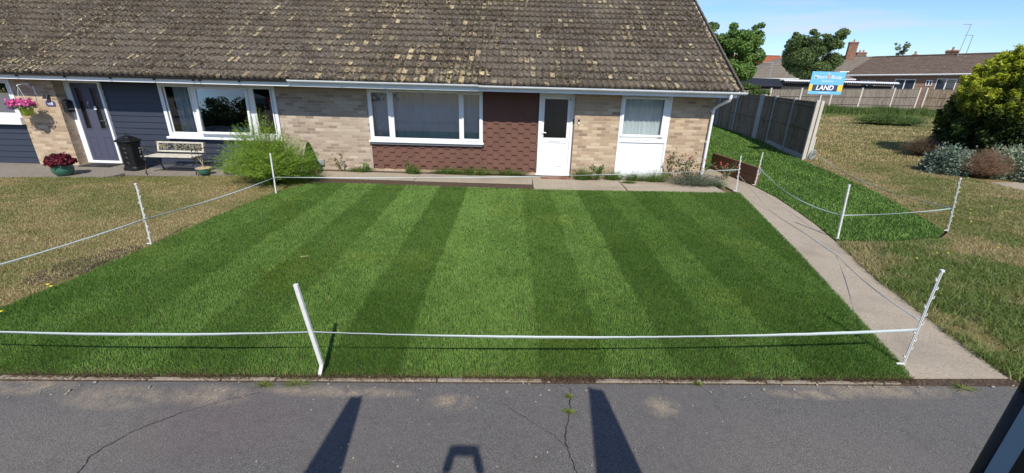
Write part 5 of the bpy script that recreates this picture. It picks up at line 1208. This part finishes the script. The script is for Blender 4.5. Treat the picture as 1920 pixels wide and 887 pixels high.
for i, s_ in enumerate(WS): weeds(s_[4], [s_[:4]])
def leafy(name, label, c, r_, h_, n, leaf, cols, seed, flower=None, nst=7):
    rs = np.random.RandomState(seed); t_ = thing(name, label, 'plant', (c[0], c[1], 0)); b = MB(); C = []; tips = []
    for i in range(nst):
        a = rs.uniform(0, 6.28); p2 = Vector((c[0] + r_ * math.cos(a) * rs.uniform(.4, 1), c[1] + r_ * .4 * math.sin(a), h_ * rs.uniform(.6, 1.0))); p1 = Vector((c[0], c[1], 0)).lerp(p2, .5) + Vector((rs.uniform(-.04, .04), 0, .06))
        b.tube([(c[0] + rs.uniform(-.03, .03), c[1], -.02), p1, p2], [.005, .004, .002], 5); tips.append(p2)
        for k_ in range(n // nst):
            t = rs.uniform(.15, 1); p = Vector((c[0], c[1], 0)).lerp(p1, t * 2) if t < .5 else p1.lerp(p2, t * 2 - 1); C.append(np.array(p) + rs.normal(size=3) * .028)
    b.build('stems', 'twig', t_); C = np.array(C); V, F, K = cards(C, leaf, lerpc(cols[0], cols[1], rs.rand(len(C))), None, 1.5); np_mesh('leaves', V, [F], 'leaf', t_, K)
    if flower:
        for p in tips[:flower[1]]:
            f = MB(); f.lathe([(.006, -.01), (.022, .0), (.026, .012), (.014, .022), (.004, .024)], p, 8); f.build('bloom', flower[0], t_, smooth=True)
    return t_
M['pink'] = plain('pink_petals', (.65, .10, .28), .6); M['rosered'] = plain('red_petals', (.5, .05, .06), .6)
leafy('weed_plant', 'leafy green weed with a dark seed head right of the front door', (2.12, 10.52), .20, .45, 200, .042, ((.05, .11, .02), (.15, .24, .06)), 61)
leafy('weed_plant', 'spindly reddish weed against the pinkish brick beside the vent box', (-4.45, 10.72), .16, .55, 90, .035, ((.10, .08, .04), (.16, .18, .06)), 62, nst=4)
leafy('weed_plant', 'small bright green seedling at the foot of the pinkish brick', (-3.75, 10.80), .10, .22, 70, .04, ((.10, .18, .03), (.22, .34, .08)), 63, nst=5)
leafy('weed_plant', 'weed growing up the brown tiles under the wide window', (-2.72, 10.85), .09, .28, 50, .035, ((.07, .12, .03), (.16, .22, .07)), 64, nst=4)
leafy('rose_bush', 'straggly rose bush with few blooms at the bungalow corner', (4.35, 10.42), .65, .85, 420, .034, ((.06, .07, .04), (.15, .17, .08)), 65, ('rosered', 5), nst=15)
leafy('rose_bush', 'thin rose stem climbing beside the right edge of the white panel', (3.95, 10.62), .18, 1.05, 110, .034, ((.09, .08, .05), (.15, .15, .08)), 66, None, nst=4)
strands('catmint', 'grey-green spiky low plant beneath the rose bush', (4.45, 10.30), (.55, .28), .35, 700, ((.07, .10, .06), (.20, .23, .16)), 67, .008, cat='plant', fuzz=14, fuzzl=.03, droop=.3, base_r=.6)
strands('weed_tuft', 'grass tuft spilling over the path below the downpipe', (4.95, 10.28), (.35, .2), .18, 420, ((.06, .12, .02), (.17, .26, .06)), 68, .007, cat='weed', droop=.5, base_r=.4)
leafy('rose_bush', 'red-flowered rose leaning over the brown timber bed edge', (5.55, 11.0), .45, .50, 160, .034, ((.06, .08, .04), (.14, .17, .07)), 69, ('rosered', 6), nst=9)
# weeds in the kerb and road
for i, (x_, y_, r_, h_, lb) in enumerate([(-2.02, 2.83, .10, .04, 'flat green weed rosette growing at the kerb left of the kinked stake'), (.50, 2.79, .05, .035, 'yellowish weed tuft in the road crack nearest the kerb'), (.48, 2.62, .06, .035, 'yellowish weed tuft lower down the road crack'),
      (1.63, 2.98, .06, .04, 'small weed in the kerb right of the road crack'), (3.95, 3.02, .14, .035, 'yellowish weed strand at the foot of the side path'), (-1.75, 2.86, .16, .035, 'dry wisps of grass at the kerb beside the kinked stake'), (4.3, 2.82, .10, .03, 'yellow-green weed wisp on the asphalt below the path')]):
    strands('weed_tuft', lb, (x_, y_, -.012), (r_, r_ * .6), h_, 90, ((.10, .15, .03), (.26, .30, .08)), 80 + i, .006, cat='weed', droop=.6, base_r=.3)

# ================================================================== THINGS BEFORE THE LEFT HOUSE
# bench
BN = thing('garden_bench', 'worn cream garden bench with leafy iron back panel', 'bench', (-8.17, 10.2, .012), 0, local=True)
W2 = .60
sl_ = MB()
for i in range(4): sl_.box(-W2 + .04, W2 - .04, -.24 + i * .10, -.155 + i * .10, .395, .42)
sl_.build('seat', 'cream', BN, bevel=.006)
bt = Matrix.Translation((0, .20, .45)) @ Matrix.Rotation(R(-12), 4, 'X')
bb = MB()
for bx in [(-W2 + .03, W2 - .03, -.012, .012, .21, .25), (-W2 + .03, W2 - .03, -.012, .012, .0, .04), (-W2 + .03, -W2 + .075, -.012, .012, .04, .21), (W2 - .075, W2 - .03, -.012, .012, .04, .21)]: bb.box(*bx, bt)
bo = bb.build('backrest', 'cream', BN, bevel=.005)
lv = MB(); lr = random.Random(6)
for i in range(70):
    px, pz = lr.uniform(-W2 + .09, W2 - .09), lr.uniform(.055, .195); an = lr.uniform(0, 3.14); l_ = lr.uniform(.022, .04)
    mt = bt @ Matrix.Translation((px, 0, pz)) @ Matrix.Rotation(an, 4, 'Y'); lv.add([mt @ Vector(v) for v in [(-l_, -.004, 0), (0, -.004, -l_ * .45), (l_, -.004, 0), (0, -.004, l_ * .45), (-l_, .004, 0), (0, .004, -l_ * .45), (l_, .004, 0), (0, .004, l_ * .45)]], [(0, 1, 2, 3), (4, 7, 6, 5), (0, 4, 5, 1), (1, 5, 6, 2), (2, 6, 7, 3), (3, 7, 4, 0)])
for i in range(26):
    px, pz = lr.uniform(-W2 + .08, W2 - .2), lr.uniform(.05, .2); lv.tube([bt @ Vector((px, 0, pz)), bt @ Vector((px + lr.uniform(.04, .12), 0, min(.205, max(.045, pz + lr.uniform(-.09, .09)))))], .004, 5)
M['ochre'] = plain('tarnished_gold_leaf_work', (.22, .19, .10), .5, var=.4, scale=40); lv.build('leaf_panel', 'ochre', bo)
for s_ in (-1, 1):
    e = MB(); x_ = s_ * W2
    e.tube([(x_, -.26, 0), (x_, -.24, .10), (x_, -.20, .25), (x_, -.24, .40)], [.016, .012, .011, .014], 8)
    e.tube([(x_, .30, 0), (x_, .22, .15), (x_, .10, .28), (x_, -.05, .36), (x_, -.22, .40)], [.018, .013, .012, .012, .012], 8)
    e.tube([(x_, -.24, .405), (x_, .0, .395), (x_, .19, .42), (x_, .255, .70)], [.014, .013, .014, .012], 8)
    e.tube([(x_, -.24, .40), (x_, -.27, .52), (x_, -.22, .60), (x_, -.05, .59), (x_, .12, .56), (x_, .215, .60)], [.012, .011, .016, .013, .011, .010], 8)
    e.tube([(x_, -.10, .40), (x_, -.02, .48), (x_, -.10, .56), (x_, -.16, .50)], .008, 6)
    for p in ((-.24, .60), (-.26, .41)): e.lathe([(.002, -.03), (.026, -.018), (.03, 0), (.026, .018), (.002, .03)], (x_, p[0], p[1]), 10)
    e.build('iron_end', 'bronze', BN, smooth=True)
# ornate cast-iron bin
BI = thing('ornate_bin', 'black cast-iron ornate stove-like bin beside the slate-blue door', 'bin', (-9.36, 10.36, .012), R(-8), local=True)
b = MB()
def ringbox(b, prof, sx=1.0, sy=1.0):
    V = []; F = []
    for hw, z in prof:
        c_ = .3 * hw
        V += [(-hw * sx + c_, -hw * sy, z), (hw * sx - c_, -hw * sy, z), (hw * sx, -hw * sy + c_, z), (hw * sx, hw * sy - c_, z), (hw * sx - c_, hw * sy, z), (-hw * sx + c_, hw * sy, z), (-hw * sx, hw * sy - c_, z), (-hw * sx, -hw * sy + c_, z)]
    for i in range(len(prof) - 1):
        for j in range(8): F.append((i * 8 + j, i * 8 + (j + 1) % 8, (i + 1) * 8 + (j + 1) % 8, (i + 1) * 8 + j))
    F.append(tuple(range(7, -1, -1))); F.append(tuple((len(prof) - 1) * 8 + j for j in range(8))); b.add(V, F)
ringbox(b, [(.19, 0), (.19, .06), (.17, .075), (.165, .09), (.165, .60), (.18, .62), (.185, .66), (.17, .67)]); b.build('body', 'iron', BI, bevel=.006)
b = MB(); ringbox(b, [(.17, .67), (.21, .69), (.21, .725), (.175, .74), (.13, .775), (.10, .785), (.10, .80), (.05, .82)]); b.build('lid', 'iron', BI, bevel=.006)
b = MB(); b.tube([(-.04, 0, .82), (-.035, 0, .87), (.035, 0, .87), (.04, 0, .82)], .010, 6); b.build('handle', 'iron', BI)
for z in (.18, .30, .42, .52): MB().tube([(-.06, -.168, z), (-.02, -.176, z + .03), (0, -.176, z - .01), (.02, -.176, z + .03), (.06, -.168, z)], .007, 6).build('relief_scroll', 'iron', BI)

tag(MB().box(-10.95, -10.15, 10.50, 10.92, .012, .026).build('doormat', 'rubber', bevel=.003), 'dark doormat in front of the slate-blue door', 'doormat')
# pots
PT = thing('plant_pot', 'green glazed pot with bushy dark red foliage plant by the brick pier', 'plant pot', (-10.36, 9.58, .012), local=True)
MB().lathe([(.11, 0), (.15, .03), (.19, .10), (.20, .17), (.185, .22), (.20, .235), (.195, .25), (.175, .245), (.17, .20)], (0, 0, 0), 28).build('pot', 'glaze', PT, smooth=True)
MB().lathe([(.17, .20), (.02, .22)], (0, 0, 0), 16).build('compost', 'soil', PT)
def potplant(parent, c, rad, n, leaf, cols, seed, part='foliage'):
    rs = np.random.RandomState(seed); d = rs.normal(size=(n, 3)); d /= np.linalg.norm(d, axis=1)[:, None]; d[:, 2] = np.abs(d[:, 2]) * 1.0 - .25 * rs.rand(n); lump = 1 + .14 * np.sin(d[:, 0] * 7 + d[:, 2] * 5) * np.cos(d[:, 1] * 6)
    q = np.array(c) + d * np.array(rad) * ((.55 + .45 * rs.rand(n)) * lump)[:, None]; V, F, K = cards(q, leaf, lerpc(cols[0], cols[1], rs.rand(n) ** 1.3), d, 1.3, .6); return np_mesh(part, V, [F], 'leaf', parent, K)
potplant(PT, (0, 0, .30), (.27, .27, .21), 1500, .055, ((.035, .006, .012), (.24, .02, .04)), 71)
P2 = thing('plant_pot', 'small green pot with tan rim and bare twigs beside the bench', 'plant pot', (-7.42, 10.02, .012), local=True)
MB().lathe([(.09, 0), (.125, .04), (.14, .10), (.145, .145)], (0, 0, 0), 24).build('pot', 'glaze', P2, smooth=True); MB().lathe([(.145, .145), (.165, .15), (.165, .165), (.145, .17), (.13, .165)], (0, 0, 0), 24).build('rim', 'tanrim', P2, smooth=True)
b = MB(); b.tube([(0, 0, .15), (-.01, 0, .26), (-.06, 0, .36), (-.10, .0, .40)], [.012, .010, .007, .004], 6); b.tube([(-.01, 0, .24), (.02, 0, .34), (.01, 0, .42)], [.008, .006, .003], 6); b.tube([(-.03, 0, .30), (-.03, .02, .40)], [.006, .003], 5); b.build('twigs', 'twig', P2)
P3 = thing('plant_pot', 'terracotta pot with dense green cone topiary beside the feathery shrub', 'plant pot', (-5.0, 10.38, .0), local=True)
MB().lathe([(.10, 0), (.14, .16), (.155, .18), (.155, .215), (.135, .215), (.13, .18)], (0, 0, 0), 24).build('pot', 'terra', P3, smooth=True)
rs = np.random.RandomState(9); n = 5200; zt = rs.rand(n) ** 1.25; a = rs.rand(n) * 6.283; rad = .185 * (1 - zt) ** .75 * (.8 + .2 * rs.rand(n)) + .01; q = np.c_[rad * np.cos(a), rad * np.sin(a), .20 + zt * .58]
V, F, K = cards(q, .026, lerpc((.03, .075, .012), (.10, .19, .03), rs.rand(n)), np.c_[np.cos(a), np.sin(a), .5 * np.ones(n)], 1.5, .6); np_mesh('foliage', V, [F], 'leaf', P3, K)
LJ = thing('glass_lantern', 'small clear glass lantern standing on the slate chippings behind the bench', 'lantern', (-7.88, 10.42, .012), local=True)
k = N('clear_glass'); k.b.inputs['Transmission Weight'].default_value = .6; M['clear'] = k.set((.75, .8, .82), .08)
MB().lathe([(.05, 0), (.06, .01), (.06, .10), (.04, .12)], (0, 0, 0), 14).build('jar', 'clear', LJ, smooth=True); MB().lathe([(.045, .12), (.05, .13), (.03, .16), (.015, .17), (.02, .185), (.005, .20)], (0, 0, 0), 14).build('lid', 'chrome', LJ, smooth=True)
# pale flowers under the feathery shrub
rs = np.random.RandomState(19); PF = thing('flowering_plant', 'low plant with white blooms at the left foot of the feathery shrub', 'plant', (-6.75, 10.15, 0), local=True)
potplant(PF, (0, 0, .05), (.32, .18, .20), 500, .03, ((.06, .10, .03), (.14, .20, .07)), 72); q = np.c_[rs.normal(size=(60, 2)) * [.16, .06], .22 + .05 * rs.rand(60)]; V, F, K = cards(q, .035, np.tile([[.7, .7, .68]], (60, 1)), None, 1.1); np_mesh('blooms', V, [F], 'leaf', PF, K)
# hanging basket
HB = thing('hanging_basket', 'lime green hanging basket of pink and white flowers on the brick pier', 'hanging basket', (-11.57, 10.36, 1.30))
HBo = Vector((-11.57, 10.36, 0))
MB().lathe([(.06, 1.24), (.10, 1.26), (.125, 1.40), (.135, 1.42), (.12, 1.42)], HBo, 24).build('basket', 'lime', HB, smooth=True)
b = MB(); b.tube([(-11.57, 10.70, 1.80), (-11.57, 10.52, 1.96), (-11.57, 10.36, 1.93), (-11.57, 10.34, 1.90)], .008, 6); b.box(-11.585, -11.555, 10.685, 10.70, 1.70, 1.90); b.build('bracket', 'white', HB)
b = MB()
for q in range(3): an = q * 2.094; b.tube([(-11.57, 10.36, 1.90), (-11.57 + .12 * math.cos(an), 10.36 + .12 * math.sin(an), 1.42)], .003, 5)
b.build('chain', 'white', HB)
potplant(HB, (-11.57, 10.34, 1.44), (.26, .20, .12), 700, .032, ((.08, .12, .04), (.42, .44, .26)), 73)
potplant(HB, (-11.60, 10.32, 1.50), (.33, .22, .16), 260, .05, ((.55, .06, .22), (.75, .16, .42)), 74, 'blooms')
potplant(HB, (-11.80, 10.34, 1.40), (.14, .14, .12), 120, .035, ((.12, .03, .22), (.3, .12, .45)), 75, 'purple_blooms')

# ================================================================== BEHIND THE CAMERA: VAN, PHOTOGRAPHER, STREET
VN = thing('van', 'steel-blue van parked behind with both rear doors swung open', 'van', (0, -3, 0))
ZT, ZF = 2.50, .58
b = MB()
b.box(-1.0, -.94, -5.2, -.30, .40, ZT - .08); b.box(.94, 1.0, -5.2, -.30, .40, ZT - .08); b.box(-1.0, 1.0, -5.2, -.36, ZT - .08, ZT); b.box(-.94, .94, -5.2, -5.14, .4, ZT - .08)
b.prism([(-5.2, .40), (-5.2, ZT - .1), (-5.7, 2.30), (-6.35, 1.30), (-6.75, 1.05), (-6.8, .40)], -.98, .98, 'x'); vb_ = b.build('body', 'vanpaint', VN, bevel=.03)
MB().box(-.94, .94, -5.14, -.32, ZF - .06, ZF).build('load_floor', 'rubber', VN)
b = MB(); b.box(-.95, .95, -.34, .0, .40, .50); b.build('bumper_step', 'black', VN, bevel=.03)
b = MB(); b.add([(-.86, -5.73, 2.20), (.86, -5.73, 2.20), (.9, -6.36, 1.34), (-.9, -6.36, 1.34)], [(0, 1, 2, 3)]); b.build('windscreen', 'farglass', VN)
for s_ in (-1, 1):
    MB().add([(s_ * .985, -5.35, 1.4), (s_ * .985, -6.15, 1.4), (s_ * .985, -5.72, 2.1), (s_ * .985, -5.35, 2.1)], [(0, 1, 2, 3)]).build('side_window', 'farglass', VN)
    MB().box(s_ * .97 - .03, s_ * .97 + .03, -.33, -.27, 1.2, 1.75).build('tail_light', 'red', VN, bevel=.01)
    for y_ in (-1.2, -5.6):
        wl = MB(); pr_ = [(.20, -.10), (.33, -.09), (.345, -.05), (.345, .05), (.33, .09), (.20, .10)]; V = []; nn = 28
        for r_v, xo in pr_:
            for j in range(nn): t_ = 6.283 * j / nn; V.append((s_ * .88 + xo, y_ + r_v * math.cos(t_), .345 + r_v * math.sin(t_)))
        F = [(i * nn + j, i * nn + (j + 1) % nn, (i + 1) * nn + (j + 1) % nn, (i + 1) * nn + j) for i in range(5) for j in range(nn)] + [tuple(range(nn)), tuple(5 * nn + j for j in range(nn))]
        wl.add(V, F); wo_ = wl.build('wheel', 'rubber', VN); MB().tube([(s_ * .99 - .01 * s_, y_, .345), (s_ * .995, y_, .345)], .19, 20).build('rim', 'chrome', wo_)
def van_door(s_, ang):
    # local frame: hinge at origin, door runs along +Y, thickness toward the outside (x*s_)
    d = bpy.data.objects.new('rear_door', bpy.data.meshes.new('rear_door')); hx, hy = (.885 if s_ > 0 else -.93), -.30; L_ = .965 if s_ > 0 else .79
    mt = Matrix.Translation((hx, hy, 0)) @ Matrix.Rotation(R(ang), 4, 'Z')
    def pr(poly, x0, x1):
        b = MB(); b.prism(poly, x0, x1, 'x'); b.v = [tuple(mt @ Vector(v)) for v in b.v]; return b
    prof = [(0, .52), (L_, .52), (L_, 1.35), (L_ - .005, 1.9), (L_ - .02, ZT - .10), (L_ - .05, ZT - .01), (0, ZT - .01)]
    t0, t1 = (0.0, .12) if s_ > 0 else (-.09, 0.0)
    o = pr(prof, t0, t1).build('rear_door', 'vanpaint', VN, bevel=.008)
    ins = [(.07, .60), (L_ - .045, .60), (L_ - .045, 1.35), (L_ - .05, 1.9), (L_ - .07, ZT - .16), (L_ - .12, ZT - .07), (.07, ZT - .07)]
    i0, i1 = (-.006, -.001) if s_ > 0 else (.001, .006); pr(ins, i0, i1).build('inner_trim', 'rubber', o)
    # rubber seal round the free edge
    b = MB(); ed = [(L_, .52), (L_, 1.35), (L_ - .005, 1.9), (L_ - .02, ZT - .10), (L_ - .05, ZT - .02)]
    for p, q in zip(ed[:-1], ed[1:]): b.tube([(s_ * .012, p[0] + .004, p[1]), (s_ * .012, q[0] + .004, q[1])], .016, 8)
    b.v = [tuple(mt @ Vector(v)) for v in b.v]; b.build('door_seal', 'rubber', o, smooth=True)
    return o
van_door(1, -5.6); van_door(-1, -4.0)

# photographer standing on the rear step, phone held out above eye level
PH = thing('person', 'photographer in navy shirt standing on the van step holding a phone out', 'person', (0, -.3, .5))
def skin(name, verts, edges, radii, mat, parent, root=0, sub=2):
    me = bpy.data.meshes.new(name); me.from_pydata([tuple(v) for v in verts], edges, []); me.update()
    o = link_mesh(name, me, mat, parent)
    sk = o.modifiers.new('skin', 'SKIN'); sk.use_smooth_shade = True
    if not me.skin_vertices: 
        bpy.context.view_layer.objects.active = o
    lay = me.skin_vertices[0].data if me.skin_vertices else None
    if lay is None:
        bm_ = bmesh.new(); bm_.from_mesh(me); bm_.verts.layers.skin.verify(); bm_.to_mesh(me); bm_.free(); lay = me.skin_vertices[0].data
    for i, r_ in enumerate(radii): lay[i].radius = (r_, r_) if not isinstance(r_, tuple) else r_; lay[i].use_root = (i == root)
    s_ = o.modifiers.new('sub', 'SUBSURF'); s_.levels = sub; s_.render_levels = sub; return o
S_Z = .50; yb = -.36
J = [(0, yb, S_Z + .92), (0, yb, S_Z + 1.12), (0, yb + .01, S_Z + 1.34), (0, yb, S_Z + 1.47), (0, yb + .01, S_Z + 1.56),
     (-.11, yb, S_Z + .88), (-.12, yb + .03, S_Z + .48), (-.13, yb - .01, S_Z + .08), (-.14, yb + .14, S_Z + .04),
     (.11, yb, S_Z + .88), (.12, yb + .03, S_Z + .48), (.13, yb - .01, S_Z + .08), (.14, yb + .14, S_Z + .04),
     (-.19, yb, S_Z + 1.43), (-.27, yb + .12, S_Z + 1.62), (-.12, yb + .25, S_Z + 1.84),
     (.19, yb, S_Z + 1.43), (.27, yb + .12, S_Z + 1.62), (.12, yb + .25, S_Z + 1.84)]
E_ = [(0, 1), (1, 2), (2, 3), (3, 4), (0, 5), (5, 6), (6, 7), (7, 8), (0, 9), (9, 10), (10, 11), (11, 12), (2, 13), (13, 14), (14, 15), (2, 16), (16, 17), (17, 18)]
Rr = [(.13, .09), (.12, .085), (.125, .085), .055, .055, .10, .065, .042, .035, .10, .065, .042, .035, .062, .050, .033, .062, .050, .033]
skin('body', J, E_, Rr, 'skin', PH)
off = .012
skin('shirt', [J[0], J[1], J[2], J[13], J[14], tuple(Vector(J[14]).lerp(Vector(J[15]), .96)), J[16], J[17], tuple(Vector(J[17]).lerp(Vector(J[18]), .96))], [(0, 1), (1, 2), (2, 3), (3, 4), (4, 5), (2, 6), (6, 7), (7, 8)], [(.17, .125), (.16, .12), (.175, .125), .082, .078, .068, .082, .078, .068], 'shirt', PH)
skin('trousers', [J[0], J[5], J[6], (J[7][0], J[7][1], J[7][2] + .03), J[9], J[10], (J[11][0], J[11][1], J[11][2] + .03)], [(0, 1), (1, 2), (2, 3), (0, 4), (4, 5), (5, 6)], [(.165, .125), .115, .082, .062, .115, .082, .062], 'trouser', PH)
for s_ in (-1, 1): MB().box(s_ * .135 - .045, s_ * .135 + .045, yb - .07, yb + .20, S_Z, S_Z + .085).build('shoe', 'black', PH, bevel=.03, seg=3)
hd = bpy.data.meshes.new('head'); bm_ = bmesh.new(); bmesh.ops.create_uvsphere(bm_, u_segments=28, v_segments=20, radius=1)
for v in bm_.verts:
    x_, y_, z_ = v.co; v.co = (x_ * .075 * (1 - .18 * max(0, -z_)), y_ * .095, z_ * .118)
    if y_ > .6 and abs(z_) < .55: v.co.y += .004
    if abs(x_) < .22 and y_ > .7 and -.35 < z_ < .12: v.co.y += .022 * (1 - abs(x_) / .22) * (1 - abs(z_ + .15) / .3 if abs(z_ + .15) < .3 else 0)
    if .15 < abs(x_) < .5 and y_ > .6 and 0 < z_ < .25: v.co.y -= .008
    if abs(x_) < .3 and y_ > .6 and -.62 < z_ < -.48: v.co.y -= .004
bm_.to_mesh(hd); bm_.free(); hc = Vector((0, yb + .03, S_Z + 1.665)); hd.transform(Matrix.Translation(hc)); ho = link_mesh('head', hd, 'skin', PH, True)
for s_ in (-1, 1):
    MB().lathe([(.001, -.011), (.011, 0), (.001, .011)], hc + Vector((s_ * .03, .078, .012)), 10).build('eye', 'white', ho, smooth=True)
    MB().lathe([(.004, -.03), (.014, -.01), (.016, .015), (.005, .03)], hc + Vector((s_ * .077, -.005, -.005)), 8, 1.4).build('ear', 'skin', ho, smooth=True)
hm = bpy.data.meshes.new('hair'); bm_ = bmesh.new(); bmesh.ops.create_uvsphere(bm_, u_segments=24, v_segments=16, radius=1)
bmesh.ops.delete(bm_, geom=[v for v in bm_.verts if v.co.z < -.25 or (v.co.y > .35 and v.co.z < .45)], context='VERTS')
for v in bm_.verts: v.co = (v.co.x * .083, v.co.y * .103, v.co.z * .127)
bm_.to_mesh(hm); bm_.free(); hm.transform(Matrix.Translation(hc)); ha = link_mesh('hair', hm, 'hair', ho, True); sm = ha.modifiers.new('s', 'SOLIDIFY'); sm.thickness = .008
# phone plane stands square to the lens axis, just behind the lens
RM = Matrix((rr, uu, -fw)).transposed()
def pl(u_, v_, d_): return Vector((0, 0, CAMH)) + RM @ Vector((u_, v_, d_))     # d_ > 0 lies behind the lens
for s_ in (-1, 1):
    wr = Vector(J[15] if s_ < 0 else J[18]); pc = pl(s_ * .085, -.035, .035)
    V = [wr, wr.lerp(pc, .6), pc]; Ee = [(0, 1), (1, 2)]; Rd = [.032, .032, (.038, .020)]
    for i in range(4):
        v0 = -.015 + .018 * i - .02; L_ = [.85, 1.0, .95, .75][i]; n0 = len(V)
        V += [pl(s_ * .098, v0, .030), pl(s_ * .100, v0 + .004, .012), pl(s_ * (.100 - .022 * L_), v0 + .008, .0135)]; Ee += [(2, n0), (n0, n0 + 1), (n0 + 1, n0 + 2)]; Rd += [.0095, .0085, .007]
    n0 = len(V); V += [pl(s_ * .075, -.03, .045), pl(s_ * .055, -.012, .040)]; Ee += [(2, n0), (n0, n0 + 1)]; Rd += [.011, .008]
    skin('hand', V, Ee, Rd, 'skin', PH, 0, 1)
ph = MB(); ph.v = []; ph.box(-.082, .082, -.039, .039, .018, .027)
ph.v = [tuple(pl(*v)) for v in ph.v]
tag(ph.build('phone', 'black', bevel=.004), 'black smartphone held sideways in both hands by the photographer', 'phone')

# dark car parked farther along the road, seen mirrored in the open window light
CR = thing('parked_car', 'dark hatchback parked along the kerb to the left', 'car', (-15.5, -1.5, -.015), R(4), local=True)
def car(T, paint):
    side = [(-2.05, .30), (-2.1, .55), (-2.05, .78), (-1.35, .92), (-.75, 1.36), (-.2, 1.47), (.8, 1.44), (1.45, 1.18), (1.95, .98), (2.05, .70), (2.05, .30)]
    V = []; hw = [.80, .84, .86, .84, .66, .63, .63, .68, .78, .84, .80]; n = len(side)
    for (x_, z_), w_ in zip(side, hw): V += [(x_, -w_, z_), (x_, w_, z_)]
    mid = [(x_, z_) for x_, z_ in side]
    F = [(2 * i, 2 * i + 1, 2 * ((i + 1) % n) + 1, 2 * ((i + 1) % n)) for i in range(n)]; F += [tuple(2 * i for i in range(n)), tuple(2 * i + 1 for i in range(n - 1, -1, -1))]
    b = MB(); b.add(V, F); bo_ = b.build('body', paint, T, bevel=.07, seg=3)
    for s_ in (-1, 1):
        y0, y1 = s_ * .845, s_ * .655
        g_ = MB(); g_.add([(-1.2, s_ * .83, .96), (1.3, s_ * .80, 1.02), (.75, s_ * .655, 1.38), (-.2, s_ * .655, 1.41), (-.7, s_ * .68, 1.30)], [(0, 1, 2, 3, 4)]); g_.v = [(x_, y_ + s_ * .012, z_) for x_, y_, z_ in g_.v]; g_.build('side_window', 'farglass', T)
        for x_ in (-1.3, 1.28):
            w_ = MB(); w_.tube([(x_, s_ * .70, .31), (x_, s_ * .87, .31)], .31, 24); wo_ = w_.build('wheel', 'rubber', T); MB().tube([(x_, s_ * .86, .31), (x_, s_ * .88, .31)], .19, 16).build('rim', 'chrome', wo_)
        MB().box(-2.09, -2.03, s_ * .62 - .14, s_ * .62 + .14, .62, .74).build('headlight', 'clear', T, bevel=.02); MB().box(2.0, 2.07, s_ * .7 - .08, s_ * .7 + .08, .7, .95).build('tail_light', 'red', T, bevel=.02)
    MB().add([(-1.30, -.74, .95), (-1.30, .74, .95), (-.76, .60, 1.38), (-.76, -.60, 1.38)], [(0, 1, 2, 3)]).build('windscreen', 'farglass', T); MB().add([(1.47, -.60, 1.19), (1.47, .60, 1.19), (.86, .56, 1.45), (.86, -.56, 1.45)], [(0, 1, 2, 3)]).build('rear_window', 'farglass', T)
car(CR, 'carpaint')
# far side of the street
far_house('house', 'brick bungalow across the road, mirrored in the windows', (18.0, -20.0), (-2.0, -20.0), 2.4, 2.4, 8.5, 2.5, .3, .3, 'redbrick', 'roof_far', [(2, 4, .9, 2.1), (7, 9.5, .9, 2.1), (13, 16, .9, 2.1)], z0=-.1)
tree('hedge_tree', 'dark bushy tree across the road left of the opposite bungalow', (-26, -20), 5, (-26, -20, 2.4), (4.2, 2, 2.3), 9000, .16, (.02, .045, .012), (.07, .12, .03), seed=41, lobes=24)
tree('hedge_tree', 'dark bushy tree across the road far off to the left', (-36, -20), 5, (-36, -20, 2.6), (4.6, 2, 2.6), 9000, .18, (.02, .045, .012), (.06, .11, .03), seed=42, lobes=24)
tree('hedge_tree', 'dark bushy tree across the road close to the opposite bungalow', (-16, -20), 5, (-16, -20, 2.1), (4.4, 2, 2.0), 9000, .15, (.02, .045, .012), (.07, .12, .03), seed=43, lobes=24)
bush('hedge', 'long dark hedge across the road, mirrored in the open window light', (-30, -17.5), (17, .9, 3.3), 60000, .17, (.02, .04, .012), (.06, .10, .03), 45, cat='hedge', clump=400, stems=False)
sheet('verge', [(-60, -14), (60, -14), (60, -26), (-60, -26)], -.005, 'under_dry', .05)
